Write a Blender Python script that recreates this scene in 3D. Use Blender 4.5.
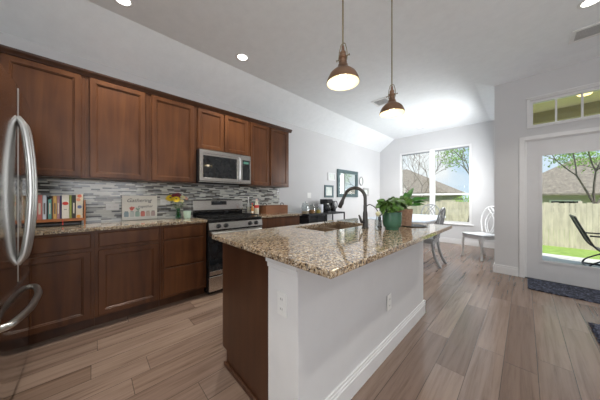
import bpy, bmesh, math, random
from mathutils import Vector, Matrix, Euler
PI = math.pi
scn = bpy.context.scene
for o in list(bpy.data.objects): bpy.data.objects.remove(o)
COL = scn.collection

# ------------------------------------------------------------------ camera
AZ = 0.8047
cam = bpy.data.objects.new('camera', bpy.data.cameras.new('camera'))
COL.objects.link(cam)
cam.location = (0, 0, 1.175)
cam.rotation_euler = (PI/2, 0, AZ)
cam.data.sensor_width = 36
cam.data.lens = 215.9/600*36
cam.data.shift_y = -1.9/600
cam.data.clip_start = 0.02
cam.data.clip_end = 300
scn.camera = cam

# ------------------------------------------------------------------ world, sun, fill lamps
scn.view_settings.view_transform = 'Standard'
scn.view_settings.look = 'None'
scn.view_settings.gamma = 1
scn.view_settings.use_curve_mapping = False
scn.view_settings.exposure = 0.42

world = bpy.data.worlds.new('sky'); scn.world = world
world.use_nodes = True
nt = world.node_tree; nt.nodes.clear()
wo = nt.nodes.new('ShaderNodeOutputWorld'); bg = nt.nodes.new('ShaderNodeBackground')
tc = nt.nodes.new('ShaderNodeTexCoord'); sx = nt.nodes.new('ShaderNodeSeparateXYZ')
rp = nt.nodes.new('ShaderNodeValToRGB')
rp.color_ramp.elements[0].position = 0.0; rp.color_ramp.elements[0].color = (.70, .84, .98, 1)
rp.color_ramp.elements[1].position = 0.6; rp.color_ramp.elements[1].color = (.36, .58, .92, 1)
cn = nt.nodes.new('ShaderNodeTexNoise'); cn.inputs['Scale'].default_value = 3.2; cn.inputs['Detail'].default_value = 5
cr = nt.nodes.new('ShaderNodeValToRGB'); cr.color_ramp.elements[0].position = .48; cr.color_ramp.elements[1].position = .62
mx = nt.nodes.new('ShaderNodeMixRGB'); mx.inputs[2].default_value = (.95, .97, 1, 1)
L = nt.links.new
L(tc.outputs['Generated'], sx.inputs[0]); L(sx.outputs['Z'], rp.inputs[0])
L(tc.outputs['Generated'], cn.inputs['Vector']); L(cn.outputs[0], cr.inputs[0])
L(cr.outputs[0], mx.inputs[0]); L(rp.outputs[0], mx.inputs[1]); L(mx.outputs[0], bg.inputs[0])
bg.inputs[1].default_value = 0.82
L(bg.outputs[0], wo.inputs[0])

def lamp(name, kind, loc, energy, color=(1, 1, 1), direction=None, size=None, size_y=None, radius=None, portal=False, parent=None):
    d = bpy.data.lights.new(name, kind); d.energy = energy; d.color = color
    if size is not None:
        d.size = size
        if size_y is not None: d.shape = 'RECTANGLE'; d.size_y = size_y
        else: d.shape = 'DISK'
    if radius is not None and kind != 'AREA': d.shadow_soft_size = radius
    if portal: d.cycles.is_portal = True
    o = bpy.data.objects.new(name, d); COL.objects.link(o)
    o.location = loc
    if direction is not None:
        o.rotation_euler = Vector(direction).to_track_quat('-Z', 'Y').to_euler()
    if parent is not None: o.parent = parent
    return o

sun = lamp('sun', 'SUN', (5, 2, 12), 5.2, (1, .96, .88), (-.65, .38, -.72)); sun.data.angle = .02
CXW = -.36
# added fill lamps set in invented rear and side windows behind the camera
lamp('fill_rear', 'AREA', (-.55, -3.46, 1.55), 32, (.97, .985, 1), (0, 1, 1.6), 1.5, 2.0)
lamp('fill_side', 'AREA', (2.96, -.2, 1.5), 62, (.98, .985, 1), (-1, 0, 1.9), 2.9, 2.1)
# lamp added to brighten the nook, on its right-hand wall (round the corner from the camera)
dn = lamp('fill_nook', 'AREA', (CXW-.005, 5.42, 1.45), 88, (.97, .985, 1), (-1, 0, -.15), 1.0, 1.6)
# sky portals on the nook window and the garden door
lamp('portal_nook', 'AREA', (-1.77, 6.90, 1.54), 1, (1, 1, 1), (0, -1, 0), 1.66, 1.95, portal=True)
lamp('portal_door', 'AREA', (.42, 4.76, 1.0), 1, (1, 1, 1), (0, -1, 0), .5, 1.5, portal=True)

# ------------------------------------------------------------------ material helpers
def newmat(name):
    m = bpy.data.materials.new(name); m.use_nodes = True
    n = m.node_tree.nodes; b = n['Principled BSDF']
    return m, m.node_tree, b
def N(t, kind, **kw):
    n = t.nodes.new('ShaderNode'+kind)
    for k, v in kw.items():
        if k in n.inputs: n.inputs[k].default_value = v
        else: setattr(n, k, v)
    return n
def ramp(t, stops, interp='LINEAR'):
    r = t.nodes.new('ShaderNodeValToRGB'); cr = r.color_ramp; cr.interpolation = interp
    while len(cr.elements) < len(stops): cr.elements.new(.5)
    for e, (p, c) in zip(cr.elements, stops):
        e.position = p; e.color = (c[0], c[1], c[2], 1)
    return r
def coords(t, scale=(1, 1, 1), kind='Object'):
    tcn = t.nodes.new('ShaderNodeTexCoord'); mp = t.nodes.new('ShaderNodeMapping')
    mp.inputs['Scale'].default_value = scale
    t.links.new(tcn.outputs[kind], mp.inputs['Vector'])
    return mp.outputs[0]
def worldpos(t):
    g = t.nodes.new('ShaderNodeNewGeometry'); return g.outputs['Position']
def bump(t, b, src, strength=.1, dist=.002):
    bn = t.nodes.new('ShaderNodeBump'); bn.inputs['Strength'].default_value = strength; bn.inputs['Distance'].default_value = dist
    t.links.new(src, bn.inputs['Height']); t.links.new(bn.outputs[0], b.inputs['Normal'])
def pm(name, col, rough=.5, metal=0, var=.06, scale=(12, 12, 12), coat=0, bmp=0, emit=None, estr=0, trans=0, aniso=0, spec=.5):
    """plain painted / metal / plastic surface with a slight procedural variation"""
    m, t, b = newmat(name)
    ns = N(t, 'TexNoise', Scale=1.0, Detail=3.0); t.links.new(coords(t, scale), ns.inputs['Vector'])
    lo = [max(0, c*(1-var)) for c in col]; hi = [min(1, c*(1+var)) for c in col]
    r = ramp(t, [(.3, lo), (.7, hi)]); t.links.new(ns.outputs[0], r.inputs[0]); t.links.new(r.outputs[0], b.inputs['Base Color'])
    b.inputs['Roughness'].default_value = rough; b.inputs['Metallic'].default_value = metal
    b.inputs['Coat Weight'].default_value = coat; b.inputs['Specular IOR Level'].default_value = spec
    if trans: b.inputs['Transmission Weight'].default_value = trans
    if bmp: bump(t, b, ns.outputs[0], bmp)
    if emit:
        b.inputs['Emission Color'].default_value = (*emit, 1); b.inputs['Emission Strength'].default_value = estr
    return m
def wood(name, c1, c2, scale=(14, 14, 1.2), rough=.35, coat=.25):
    m, t, b = newmat(name)
    v = coords(t, scale)
    n1 = N(t, 'TexNoise', Scale=1.0, Detail=6.0, Distortion=.6); t.links.new(v, n1.inputs['Vector'])
    n2 = N(t, 'TexNoise', Scale=2.5, Detail=2.0); t.links.new(coords(t), n2.inputs['Vector'])
    mm = N(t, 'Math', operation='MULTIPLY_ADD'); mm.inputs[1].default_value = .55
    t.links.new(n1.outputs[0], mm.inputs[0])
    m2 = N(t, 'Math', operation='MULTIPLY'); m2.inputs[1].default_value = .45
    t.links.new(n2.outputs[0], m2.inputs[0]); t.links.new(m2.outputs[0], mm.inputs[2])
    r = ramp(t, [(.32, c1), (.68, c2)]); t.links.new(mm.outputs[0], r.inputs[0]); t.links.new(r.outputs[0], b.inputs['Base Color'])
    b.inputs['Roughness'].default_value = rough; b.inputs['Coat Weight'].default_value = coat; b.inputs['Coat Roughness'].default_value = .3; b.inputs['Specular IOR Level'].default_value = .3
    return m

def granite_mat():
    m, t, b = newmat('granite')
    p = coords(t)
    v1 = N(t, 'TexVoronoi', Scale=185.0, Randomness=1.0); v2 = N(t, 'TexVoronoi', Scale=120.0)
    nz = N(t, 'TexNoise', Scale=24.0, Detail=6.0, Roughness=.7)
    dist = N(t, 'VectorMath', operation='MULTIPLY_ADD'); dist.inputs[1].default_value = (.03, .03, .03)
    nd = N(t, 'TexNoise', Scale=45.0, Detail=3.0)
    t.links.new(p, nd.inputs['Vector']); t.links.new(nd.outputs['Color'], dist.inputs[0]); t.links.new(p, dist.inputs[2])
    for x in (v1, v2): t.links.new(dist.outputs[0], x.inputs['Vector'])
    t.links.new(p, nz.inputs['Vector'])
    s1 = N(t, 'SeparateColor'); t.links.new(v1.outputs['Color'], s1.inputs[0])
    r1 = ramp(t, [(0, (.02, .015, .012)), (.13, (.09, .05, .03)), (.30, (.24, .16, .09)), (.48, (.40, .31, .21)), (.70, (.56, .47, .36)), (.86, (.27, .24, .21)), (.95, (.74, .68, .56))], 'CONSTANT')
    t.links.new(s1.outputs[0], r1.inputs[0])
    s2 = N(t, 'SeparateColor'); t.links.new(v2.outputs['Color'], s2.inputs[0])
    r2 = ramp(t, [(0, (.05, .035, .03)), (.2, (.26, .17, .09)), (.42, (.47, .36, .23)), (.75, (.60, .50, .36)), (.90, (.18, .155, .14))], 'CONSTANT')
    t.links.new(s2.outputs[1], r2.inputs[0])
    rm = ramp(t, [(.42, (0, 0, 0)), (.56, (1, 1, 1))]); t.links.new(nz.outputs[0], rm.inputs[0])
    mix = N(t, 'MixRGB'); t.links.new(rm.outputs[0], mix.inputs[0]); t.links.new(r1.outputs[0], mix.inputs[1]); t.links.new(r2.outputs[0], mix.inputs[2])
    t.links.new(mix.outputs[0], b.inputs['Base Color'])
    b.inputs['Roughness'].default_value = .055; b.inputs['Specular IOR Level'].default_value = .6
    return m

def cell_mat(name, ax_row, ax_run, row_h, run_l, stops, gap_row, gap_run, gapcol, rough, grain=None, vary=0, coat=0):
    """rows of cells with a random colour each: floor planks, mosaic strips"""
    m, t, b = newmat(name)
    s = N(t, 'SeparateXYZ'); t.links.new(worldpos(t), s.inputs[0])
    R, U = s.outputs[ax_row], s.outputs[ax_run]
    def M(op, a, bb=None, c=None):
        n = N(t, 'Math', operation=op)
        for i, q in enumerate((a, bb, c)):
            if q is None: continue
            if isinstance(q, (int, float)): n.inputs[i].default_value = q
            else: t.links.new(q, n.inputs[i])
        return n.outputs[0]
    rr = M('MULTIPLY_ADD', R, 1/row_h, 0.63)
    row = M('FLOOR', rr); rf = M('SUBTRACT', rr, row)
    w1 = N(t, 'TexWhiteNoise', noise_dimensions='1D'); t.links.new(row, w1.inputs['W'])
    off = M('MULTIPLY', w1.outputs['Value'], 7.3)
    lens = M('MULTIPLY_ADD', w1.outputs['Value'], vary, 1.0)
    uu = M('MULTIPLY_ADD', M('MULTIPLY', U, lens), 1/run_l, off)
    cell = M('FLOOR', uu); uf = M('SUBTRACT', uu, cell)
    cv = N(t, 'CombineXYZ'); t.links.new(row, cv.inputs[0]); t.links.new(cell, cv.inputs[1])
    w2 = N(t, 'TexWhiteNoise', noise_dimensions='2D'); t.links.new(cv.outputs[0], w2.inputs['Vector'])
    r = ramp(t, stops, 'CONSTANT' if grain is None else 'LINEAR'); t.links.new(w2.outputs['Value'], r.inputs[0])
    col = r.outputs[0]
    if grain:
        gv = N(t, 'CombineXYZ')
        t.links.new(M('MULTIPLY', R, grain[0]), gv.inputs[0])
        t.links.new(M('MULTIPLY_ADD', U, grain[1], M('MULTIPLY', w2.outputs['Value'], 37)), gv.inputs[1])
        t.links.new(M('MULTIPLY', w2.outputs['Value'], 19), gv.inputs[2])
        gn = N(t, 'TexNoise', Scale=1.0, Detail=7.0, Roughness=.68, Distortion=.35); t.links.new(gv.outputs[0], gn.inputs['Vector'])
        gr = ramp(t, [(.30, grain[2]), (.42, (.72, .68, .65)), (.55, (.95, .93, .92)), (.72, (1.1, 1.08, 1.06))]); t.links.new(gn.outputs[0], gr.inputs[0])
        mg = N(t, 'MixRGB', blend_type='MULTIPLY'); mg.inputs[0].default_value = grain[3]
        t.links.new(col, mg.inputs[1]); t.links.new(gr.outputs[0], mg.inputs[2]); col = mg.outputs[0]
        bump(t, b, gn.outputs[0], .12, .001)
    e1 = M('LESS_THAN', rf, gap_row); e2 = M('LESS_THAN', uf, gap_run); e = M('MAXIMUM', e1, e2)
    mx = N(t, 'MixRGB'); t.links.new(e, mx.inputs[0]); t.links.new(col, mx.inputs[1]); mx.inputs[2].default_value = (*gapcol, 1)
    t.links.new(mx.outputs[0], b.inputs['Base Color'])
    b.inputs['Roughness'].default_value = rough; b.inputs['Coat Weight'].default_value = coat; b.inputs['Coat Roughness'].default_value = .12
    return m

def glass_pane_mat():
    m = bpy.data.materials.new('window_glass'); m.use_nodes = True; t = m.node_tree; t.nodes.clear()
    o = N(t, 'OutputMaterial'); tr = N(t, 'BsdfTransparent'); gl = N(t, 'BsdfGlossy'); gl.inputs['Roughness'].default_value = .01
    tn = N(t, 'TexNoise', Scale=2.0); tr_r = ramp(t, [(0, (.95, .97, .96)), (1, (.98, .99, .98))])
    t.links.new(tn.outputs[0], tr_r.inputs[0]); t.links.new(tr_r.outputs[0], tr.inputs[0])
    fr = N(t, 'Fresnel', IOR=1.45); mxs = N(t, 'MixShader')
    t.links.new(fr.outputs[0], mxs.inputs[0]); t.links.new(tr.outputs[0], mxs.inputs[1]); t.links.new(gl.outputs[0], mxs.inputs[2]); t.links.new(mxs.outputs[0], o.inputs[0])
    return m
def clear_glass(name, tint):
    m = bpy.data.materials.new(name); m.use_nodes = True; t = m.node_tree; t.nodes.clear()
    o = N(t, 'OutputMaterial'); tr = N(t, 'BsdfTransparent'); gl = N(t, 'BsdfGlossy'); gl.inputs['Roughness'].default_value = .03
    tn = N(t, 'TexNoise', Scale=8.0); rr = ramp(t, [(0, [c*.92 for c in tint]), (1, tint)])
    t.links.new(tn.outputs[0], rr.inputs[0]); t.links.new(rr.outputs[0], tr.inputs[0])
    lw = N(t, 'LayerWeight', Blend=.35); mxs = N(t, 'MixShader')
    t.links.new(lw.outputs['Facing'], mxs.inputs[0]); t.links.new(tr.outputs[0], mxs.inputs[1]); t.links.new(gl.outputs[0], mxs.inputs[2]); t.links.new(mxs.outputs[0], o.inputs[0])
    return m
def speckle(name, c1, c2, c3, scale, rough=.9, bmp=.4, bd=.01):
    m, t, b = newmat(name)
    p = coords(t); n1 = N(t, 'TexNoise', Scale=scale, Detail=5.0, Roughness=.7); t.links.new(p, n1.inputs['Vector'])
    r = ramp(t, [(.35, c1), (.5, c2), (.66, c3)]); t.links.new(n1.outputs[0], r.inputs[0]); t.links.new(r.outputs[0], b.inputs['Base Color'])
    b.inputs['Roughness'].default_value = rough; bump(t, b, n1.outputs[0], bmp, bd)
    return m

# ------------------------------------------------------------------ mesh helpers
def BM(): return bmesh.new()
def box(bm, x0, x1, y0, y1, z0, z1, bev=0, seg=1):
    r = bmesh.ops.create_cube(bm, size=1)
    for v in r['verts']:
        v.co = Vector(((x0+x1)/2+v.co.x*(x1-x0), (y0+y1)/2+v.co.y*(y1-y0), (z0+z1)/2+v.co.z*(z1-z0)))
    if bev:
        es = list({e for v in r['verts'] for e in v.link_edges})
        bmesh.ops.bevel(bm, geom=es, offset=bev, segments=seg, affect='EDGES', profile=.6)
    return bm
def B(x0, x1, y0, y1, z0, z1, bev=0, seg=1): return box(BM(), x0, x1, y0, y1, z0, z1, bev, seg)
def lathe(bm, prof, c=(0, 0, 0), n=24, cap=True, mtx=None):
    rings = []
    for r, z in prof:
        ring = []
        for i in range(n):
            a = 2*PI*i/n; co = Vector((r*math.cos(a), r*math.sin(a), z))
            if mtx is not None: co = mtx @ co
            ring.append(bm.verts.new(co+Vector(c)))
        rings.append(ring)
    for a, b in zip(rings, rings[1:]):
        for i in range(n): bm.faces.new((a[i], a[(i+1) % n], b[(i+1) % n], b[i]))
    if cap:
        bm.faces.new(list(reversed(rings[0]))); bm.faces.new(rings[-1])
    return bm
def LT(prof, c=(0, 0, 0), n=24, cap=True, mtx=None): return lathe(BM(), prof, c, n, cap, mtx)
def tube(bm, pts, r, n=8, cap=True, closed=False):
    pts = [Vector(p) for p in pts]; rs = r if isinstance(r, (list, tuple)) else [r]*len(pts)
    up = Vector((0, 0, 1)); rings = []; prev = None
    for i, p in enumerate(pts):
        if closed: d = pts[(i+1) % len(pts)]-pts[i-1]
        else: d = pts[min(i+1, len(pts)-1)]-pts[max(i-1, 0)]
        if d.length < 1e-9: d = Vector((0, 0, 1))
        d.normalize()
        if prev is None:
            a = d.cross(up)
            if a.length < .05: a = d.cross(Vector((1, 0, 0)))
        else: a = prev-d*prev.dot(d)
        a.normalize(); prev = a; b = d.cross(a)
        rings.append([bm.verts.new(p+rs[i]*(math.cos(2*PI*k/n)*a+math.sin(2*PI*k/n)*b)) for k in range(n)])
    pr = list(zip(rings, rings[1:]))
    if closed: pr.append((rings[-1], rings[0]))
    for a, b in pr:
        for k in range(n): bm.faces.new((a[k], a[(k+1) % n], b[(k+1) % n], b[k]))
    if cap and not closed: bm.faces.new(list(reversed(rings[0]))); bm.faces.new(rings[-1])
    return bm
def TB(pts, r, n=8, closed=False): return tube(BM(), pts, r, n, True, closed)
def arc(c, r, a0, a1, n, u, v):
    c, u, v = Vector(c), Vector(u), Vector(v)
    return [c+r*(math.cos(a0+(a1-a0)*i/n)*u+math.sin(a0+(a1-a0)*i/n)*v) for i in range(n+1)]
def smoothpts(pts, k=5):
    pts = [Vector(p) for p in pts]; out = []
    P = [2*pts[0]-pts[1]]+pts+[2*pts[-1]-pts[-2]]
    for i in range(1, len(P)-2):
        for j in range(k):
            t = j/k; p0, p1, p2, p3 = P[i-1:i+3]
            out.append(.5*((2*p1)+(-p0+p2)*t+(2*p0-5*p1+4*p2-p3)*t*t+(-p0+3*p1-3*p2+p3)*t**3))
    out.append(pts[-1]); return out
def prism(bm, pts, lo, hi, axis=2):
    """outline of 2D points extruded along an axis"""
    def mk(a, b, h):
        return {2: (a, b, h), 1: (a, h, b), 0: (h, a, b)}[axis]
    A = [bm.verts.new(mk(a, b, lo)) for a, b in pts]; Bv = [bm.verts.new(mk(a, b, hi)) for a, b in pts]
    n = len(pts)
    for i in range(n): bm.faces.new((A[i], A[(i+1) % n], Bv[(i+1) % n], Bv[i]))
    bm.faces.new(list(reversed(A))); bm.faces.new(Bv)
    bmesh.ops.recalc_face_normals(bm, faces=bm.faces)
    return bm
def PR(pts, lo, hi, axis=2): return prism(BM(), pts, lo, hi, axis)
def rrect(x0, x1, y0, y1, r, n=5):
    out = []
    for cx, cy, a in ((x1-r, y1-r, 0), (x0+r, y1-r, PI/2), (x0+r, y0+r, PI), (x1-r, y0+r, 1.5*PI)):
        for i in range(n+1):
            t = a+PI/2*i/n; out.append((cx+r*math.cos(t), cy+r*math.sin(t)))
    return out
def ringprism(bm, outer, inner, lo, hi, axis=2):
    """rectangular plate with a rectangular hole; outer / inner = (a0,a1,b0,b1)"""
    def mk(a, b, h): return {2: (a, b, h), 1: (a, h, b), 0: (h, a, b)}[axis]
    def c(q): return [(q[0], q[2]), (q[1], q[2]), (q[1], q[3]), (q[0], q[3])]
    vs = {}
    for nm, q in (('o', outer), ('i', inner)):
        for h in (lo, hi): vs[nm, h] = [bm.verts.new(mk(a, b, h)) for a, b in c(q)]
    for i in range(4):
        j = (i+1) % 4
        bm.faces.new((vs['o', hi][i], vs['o', hi][j], vs['i', hi][j], vs['i', hi][i]))
        bm.faces.new((vs['o', lo][i], vs['o', lo][j], vs['i', lo][j], vs['i', lo][i]))
        bm.faces.new((vs['o', lo][i], vs['o', lo][j], vs['o', hi][j], vs['o', hi][i]))
        bm.faces.new((vs['i', lo][i], vs['i', lo][j], vs['i', hi][j], vs['i', hi][i]))
    bmesh.ops.recalc_face_normals(bm, faces=bm.faces)
    return bm
def frame4(bm, a0, a1, b0, b1, w, lo, hi, axis, bev=0):
    ringprism(bm, (a0, a1, b0, b1), (a0+w, a1-w, b0+w, b1-w), lo, hi, axis)
    return bm
def panel(loops, a0, a1, b0, b1, base, sgn, axis):
    """stepped front (door, drawer, picture mat): loops of (inset, height)"""
    bm = BM(); prev = None
    def mk(a, b, h): return {0: (h, a, b), 1: (a, h, b)}[axis]
    for ins, h in loops:
        q = [(a0+ins, b0+ins), (a1-ins, b0+ins), (a1-ins, b1-ins), (a0+ins, b1-ins)]
        ring = [bm.verts.new(mk(a, b, base+sgn*h)) for a, b in q]
        if prev is None: bm.faces.new(ring)
        else:
            for i in range(4): bm.faces.new((prev[i], prev[(i+1) % 4], ring[(i+1) % 4], ring[i]))
        prev = ring
    bm.faces.new(prev); bmesh.ops.recalc_face_normals(bm, faces=bm.faces)
    return bm

WM = {}
def obj(name, bm, mat, parent=None, local=False, smooth=False):
    """links one mesh object; geometry is in world coordinates unless local"""
    if parent is not None and not local:
        bm.transform(WM[parent.name].inverted())
    me = bpy.data.meshes.new(name); bm.to_mesh(me); bm.free()
    for m in (mat if isinstance(mat, (list, tuple)) else [mat]): me.materials.append(m)
    if smooth:
        for p in me.polygons: p.use_smooth = True
        try: me.set_sharp_from_angle(angle=math.radians(38))
        except Exception: pass
    o = bpy.data.objects.new(name, me); COL.objects.link(o)
    if parent is not None: o.parent = parent
    WM[o.name] = WM[parent.name].copy() if parent is not None else Matrix.Identity(4)
    return o
def thing(name, label, cat, loc=(0, 0, 0), rotz=0, group=None):
    o = bpy.data.objects.new(name, None); COL.objects.link(o); o.empty_display_size = .05
    o.location = loc; o.rotation_euler = (0, 0, rotz); o['label'] = label; o['category'] = cat
    if group: o['group'] = group
    WM[o.name] = Matrix.Translation(loc) @ Matrix.Rotation(rotz, 4, 'Z')
    return o
def tag(o, label, cat, group=None):
    o['label'] = label; o['category'] = cat
    if group: o['group'] = group
    return o
def single(name, bm, mat, label, cat, group=None, smooth=False):
    return tag(obj(name, bm, mat, smooth=smooth), label, cat, group)
def struct(name, bm, mat, parent=None, smooth=False):
    o = obj(name, bm, mat, parent, smooth=smooth)
    if parent is None: o['kind'] = 'structure'
    return o
def sthing(name):
    o = bpy.data.objects.new(name, None); COL.objects.link(o); o['kind'] = 'structure'; WM[o.name] = Matrix.Identity(4); return o
def copy_tree(o, parent=None):
    c = o.copy(); COL.objects.link(c); c.parent = parent
    for ch in [k for k in bpy.data.objects if k.parent == o]: copy_tree(ch, c)
    return c
def place(o, loc, rotz=0, label=None, group=None):
    o.location = loc; o.rotation_euler = (0, 0, rotz)
    if label: o['label'] = label
    if group: o['group'] = group
    return o

# ------------------------------------------------------------------ materials
M_wall = pm('wall_paint', (.64, .64, .645), .75, var=.012, scale=(3, 3, 3), bmp=.02)
M_ceil = speckle('ceiling_texture', (.82, .845, .86), (.84, .865, .88), (.86, .885, .90), 9, .9, .25, .006)
M_trim = pm('white_trim', (.76, .76, .76), .35, var=.015)
M_door = pm('door_paint', (.64, .64, .65), .4, var=.015)
M_floor = cell_mat('floor_planks', 0, 1, .1675, 1.22,
    [(0, (.165, .110, .082)), (.3, (.255, .180, .136)), (.55, (.19, .130, .100)), (.8, (.295, .215, .168)), (1, (.175, .122, .096))],
    .018, .0022, (.05, .038, .03), .27, grain=(26, 1.2, (.36, .30, .26), .9), coat=.2)
M_tile = cell_mat('mosaic_tile', 2, 1, .0165, .13,
    [(0, (.62, .62, .56)), (.24, (.42, .42, .38)), (.38, (.085, .08, .075)), (.60, (.68, .68, .62)), (.76, (.17, .155, .135)), (.88, (.30, .31, .31))],
    .09, .012, (.50, .49, .46), .14, vary=.8)
M_granite = granite_mat()
M_wood = wood('cherry_wood', (.050, .0160, .0055), (.150, .056, .0195), coat=.10)
M_woodd = wood('dark_cherry', (.044, .017, .008), (.088, .036, .017), coat=.12)
M_steel = pm('stainless_steel', (.62, .60, .57), .26, 1, .05, (1.5, 1.5, 60))
M_fridge = pm('fridge_steel', (.60, .59, .58), .13, 1, .03, (1.5, 60, 1.5))
M_handle = pm('handle_steel', (.60, .60, .58), .3, 1, .04)
M_black = pm('black_enamel', (.012, .012, .013), .16, 0, .2, spec=.5)
M_blackm = pm('black_matte', (.02, .02, .021), .5, 0, .2)
M_dglass = pm('dark_glass', (.018, .02, .022), .06, 0, .1, coat=.4)
M_iron = pm('cast_iron', (.015, .015, .015), .55, .2, .2)
M_gun = pm('gunmetal', (.085, .08, .075), .35, .8, .08)
M_chrome = pm('chrome', (.6, .6, .6), .15, 1, .03)
M_plate = pm('outlet_plastic', (.83, .83, .81), .4, 0, .01)
M_slot = pm('outlet_slots', (.12, .12, .12), .6)
M_copper = pm('brushed_copper', (.31, .19, .125), .32, .9, .15)
M_bronze = pm('aged_brass', (.33, .28, .19), .4, .8, .12)
M_cream = pm('cream_enamel', (.86, .80, .62), .4, 0, .01)
M_bulb = pm('bulb_glow', (1, .95, .8), .4, emit=(1, .9, .68), estr=2.4)
M_led = pm('lamp_lens', (1, 1, .97), .4, emit=(1, .96, .88), estr=5)
M_sinkc = pm('sink_composite', (.21, .145, .09), .4, 0, .25, (60, 60, 60))
M_green = pm('green_glaze', (.045, .135, .080), .22, 0, .12, coat=.4)
M_terra = pm('woven_terracotta', (.33, .20, .13), .85, 0, .25, (60, 60, 60), bmp=.6)
M_leafA = pm('pothos_leaf', (.09, .19, .035), .35, 0, .75, (45, 45, 45))
M_leafB = pm('bright_leaf', (.05, .21, .02), .3, 0, .4, (25, 25, 25))
M_leafT = pm('tree_leaf', (.21, .36, .06), .6, 0, .4, (4, 4, 4))
M_leafD = pm('dark_tree_leaf', (.09, .18, .04), .7, 0, .4, (4, 4, 4))
M_bark = pm('bark', (.12, .10, .085), .9, 0, .3, (8, 8, 30))
M_barkl = pm('pale_bark', (.20, .17, .15), .9, 0, .3, (8, 8, 30))
M_white = pm('white_paint', (.78, .79, .79), .4, 0, .02)
M_grey = pm('grey_paint', (.29, .30, .31), .4, 0, .08)
M_ctable = pm('table_top_paint', (.60, .66, .74), .4, 0, .04)
M_seatg = pm('pale_seat', (.55, .57, .60), .6, 0, .06)
M_glass = glass_pane_mat()
M_clear = clear_glass('clear_glass', (.86, .90, .90))
M_greeng = clear_glass('green_glass', (.62, .82, .72))
M_fence = pm('weathered_fence', (.56, .48, .42), .9, 0, .22, (9, 9, 1.5))
M_roof = speckle('shingles', (.14, .12, .10), (.21, .18, .15), (.29, .25, .21), 6, .95, .3, .02)
M_siding = pm('house_siding', (.42, .39, .32), .9, 0, .05, (1, 1, 9))
M_brick = pm('house_trim', (.50, .46, .38), .9, 0, .06)
M_grass = speckle('grass', (.15, .25, .03), (.25, .37, .06), (.36, .47, .12), 5, .95, .6, .03)
M_conc = pm('concrete', (.62, .60, .56), .9, 0, .05, (3, 3, 3))
M_porch = pm('porch_ceiling', (.70, .62, .32), .8, 0, .04)
M_beam = pm('porch_beam', (.36, .31, .15), .8, 0, .05)
M_rug = speckle('rug_pile', (.006, .006, .009), (.022, .026, .045), (.17, .19, .27), 45, 1, .8, .01)
M_vent = pm('vent_grey', (.78, .78, .77), .5)
M_ventd = pm('vent_dark', (.5, .5, .5), .8)
M_blk_metal = pm('rack_black', (.02, .02, .022), .45, .4)
M_orangew = wood('orange_wood', (.30, .10, .03), (.45, .17, .06), rough=.5)
M_cratew = wood('crate_wood', (.15, .055, .025), (.30, .14, .07), (3, 3, 22), rough=.6, coat=0)
M_paper = pm('book_pages', (.72, .68, .58), .9, var=.05)
M_board = pm('sign_board', (.86, .84, .76), .6, var=.05, scale=(5, 5, 5))
M_ink = pm('sign_ink', (.05, .05, .055), .7)
M_red = pm('red_print', (.62, .05, .035), .5)
M_mint = pm('mint_glaze', (.50, .66, .55), .3, coat=.3)
M_teal = pm('teal_frame', (.10, .15, .16), .35, .2, .15)
M_mirror = pm('mirror_glass', (.80, .84, .82), .03, 1, .01)
M_art = speckle('art_print', (.62, .70, .66), (.78, .82, .78), (.84, .85, .82), 7, .4, 0, .001)
M_silv = pm('silver_frame', (.45, .45, .45), .35, .7)
M_sling = pm('patio_sling', (.035, .035, .038), .7, 0, .2)
def flat(name, c, r=.5): return pm(name, c, r, 0, .06)

# ------------------------------------------------------------------ room shell
WX = -3.265; NY = 6.76; DY = 4.61; CX = -.33; CZ = 3.0; RX = 3.0; RY = -3.5; KX = -2.80; WZ = 2.665; FX = -1.42; FY = -1.16
T = .14
bm = BM()
prism(bm, [(WX-T, FY-T), (FX+.0, FY-T), (FX, RY-T), (RX+T, RY-T), (RX+T, DY+T), (CX+T, DY+T), (CX+T, NY+T), (WX-T, NY+T)], -.12, 0)
struct('floor', bm, M_floor)
# ceiling: sloped strip along the left wall, flat part, slight drop strip along the door wall
bm = BM()
SW, SD = .22, .045
def quad(bm, *p): bm.faces.new([bm.verts.new(q) for q in p])
quad(bm, (WX, FY-T, WZ), (WX, NY, WZ), (KX, NY, CZ), (KX, FY-T, CZ))
quad(bm, (KX, FY-T, CZ), (KX, NY, CZ), (CX-SW, NY, CZ), (CX-SW, FY-T, CZ))
quad(bm, (CX-SW, FY-T, CZ), (CX-SW, DY-SW, CZ), (RX, DY-SW, CZ), (RX, FY-T, CZ))
quad(bm, (FX, RY, CZ), (FX, FY-T, CZ), (RX, FY-T, CZ), (RX, RY, CZ))
quad(bm, (CX-SW, DY-SW, CZ), (CX, DY, CZ-SD), (RX, DY, CZ-SD), (RX, DY-SW, CZ))
quad(bm, (CX-SW, DY-SW, CZ), (CX-SW, NY, CZ), (CX, NY, CZ-SD), (CX, DY, CZ-SD))
bmesh.ops.remove_doubles(bm, verts=bm.verts, dist=.001)
top = bmesh.ops.extrude_face_region(bm, geom=bm.faces[:])
for v in top['geom']:
    if isinstance(v, bmesh.types.BMVert): v.co.z = 3.3
bmesh.ops.recalc_face_normals(bm, faces=bm.faces)
struct('ceiling', bm, M_ceil)

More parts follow.
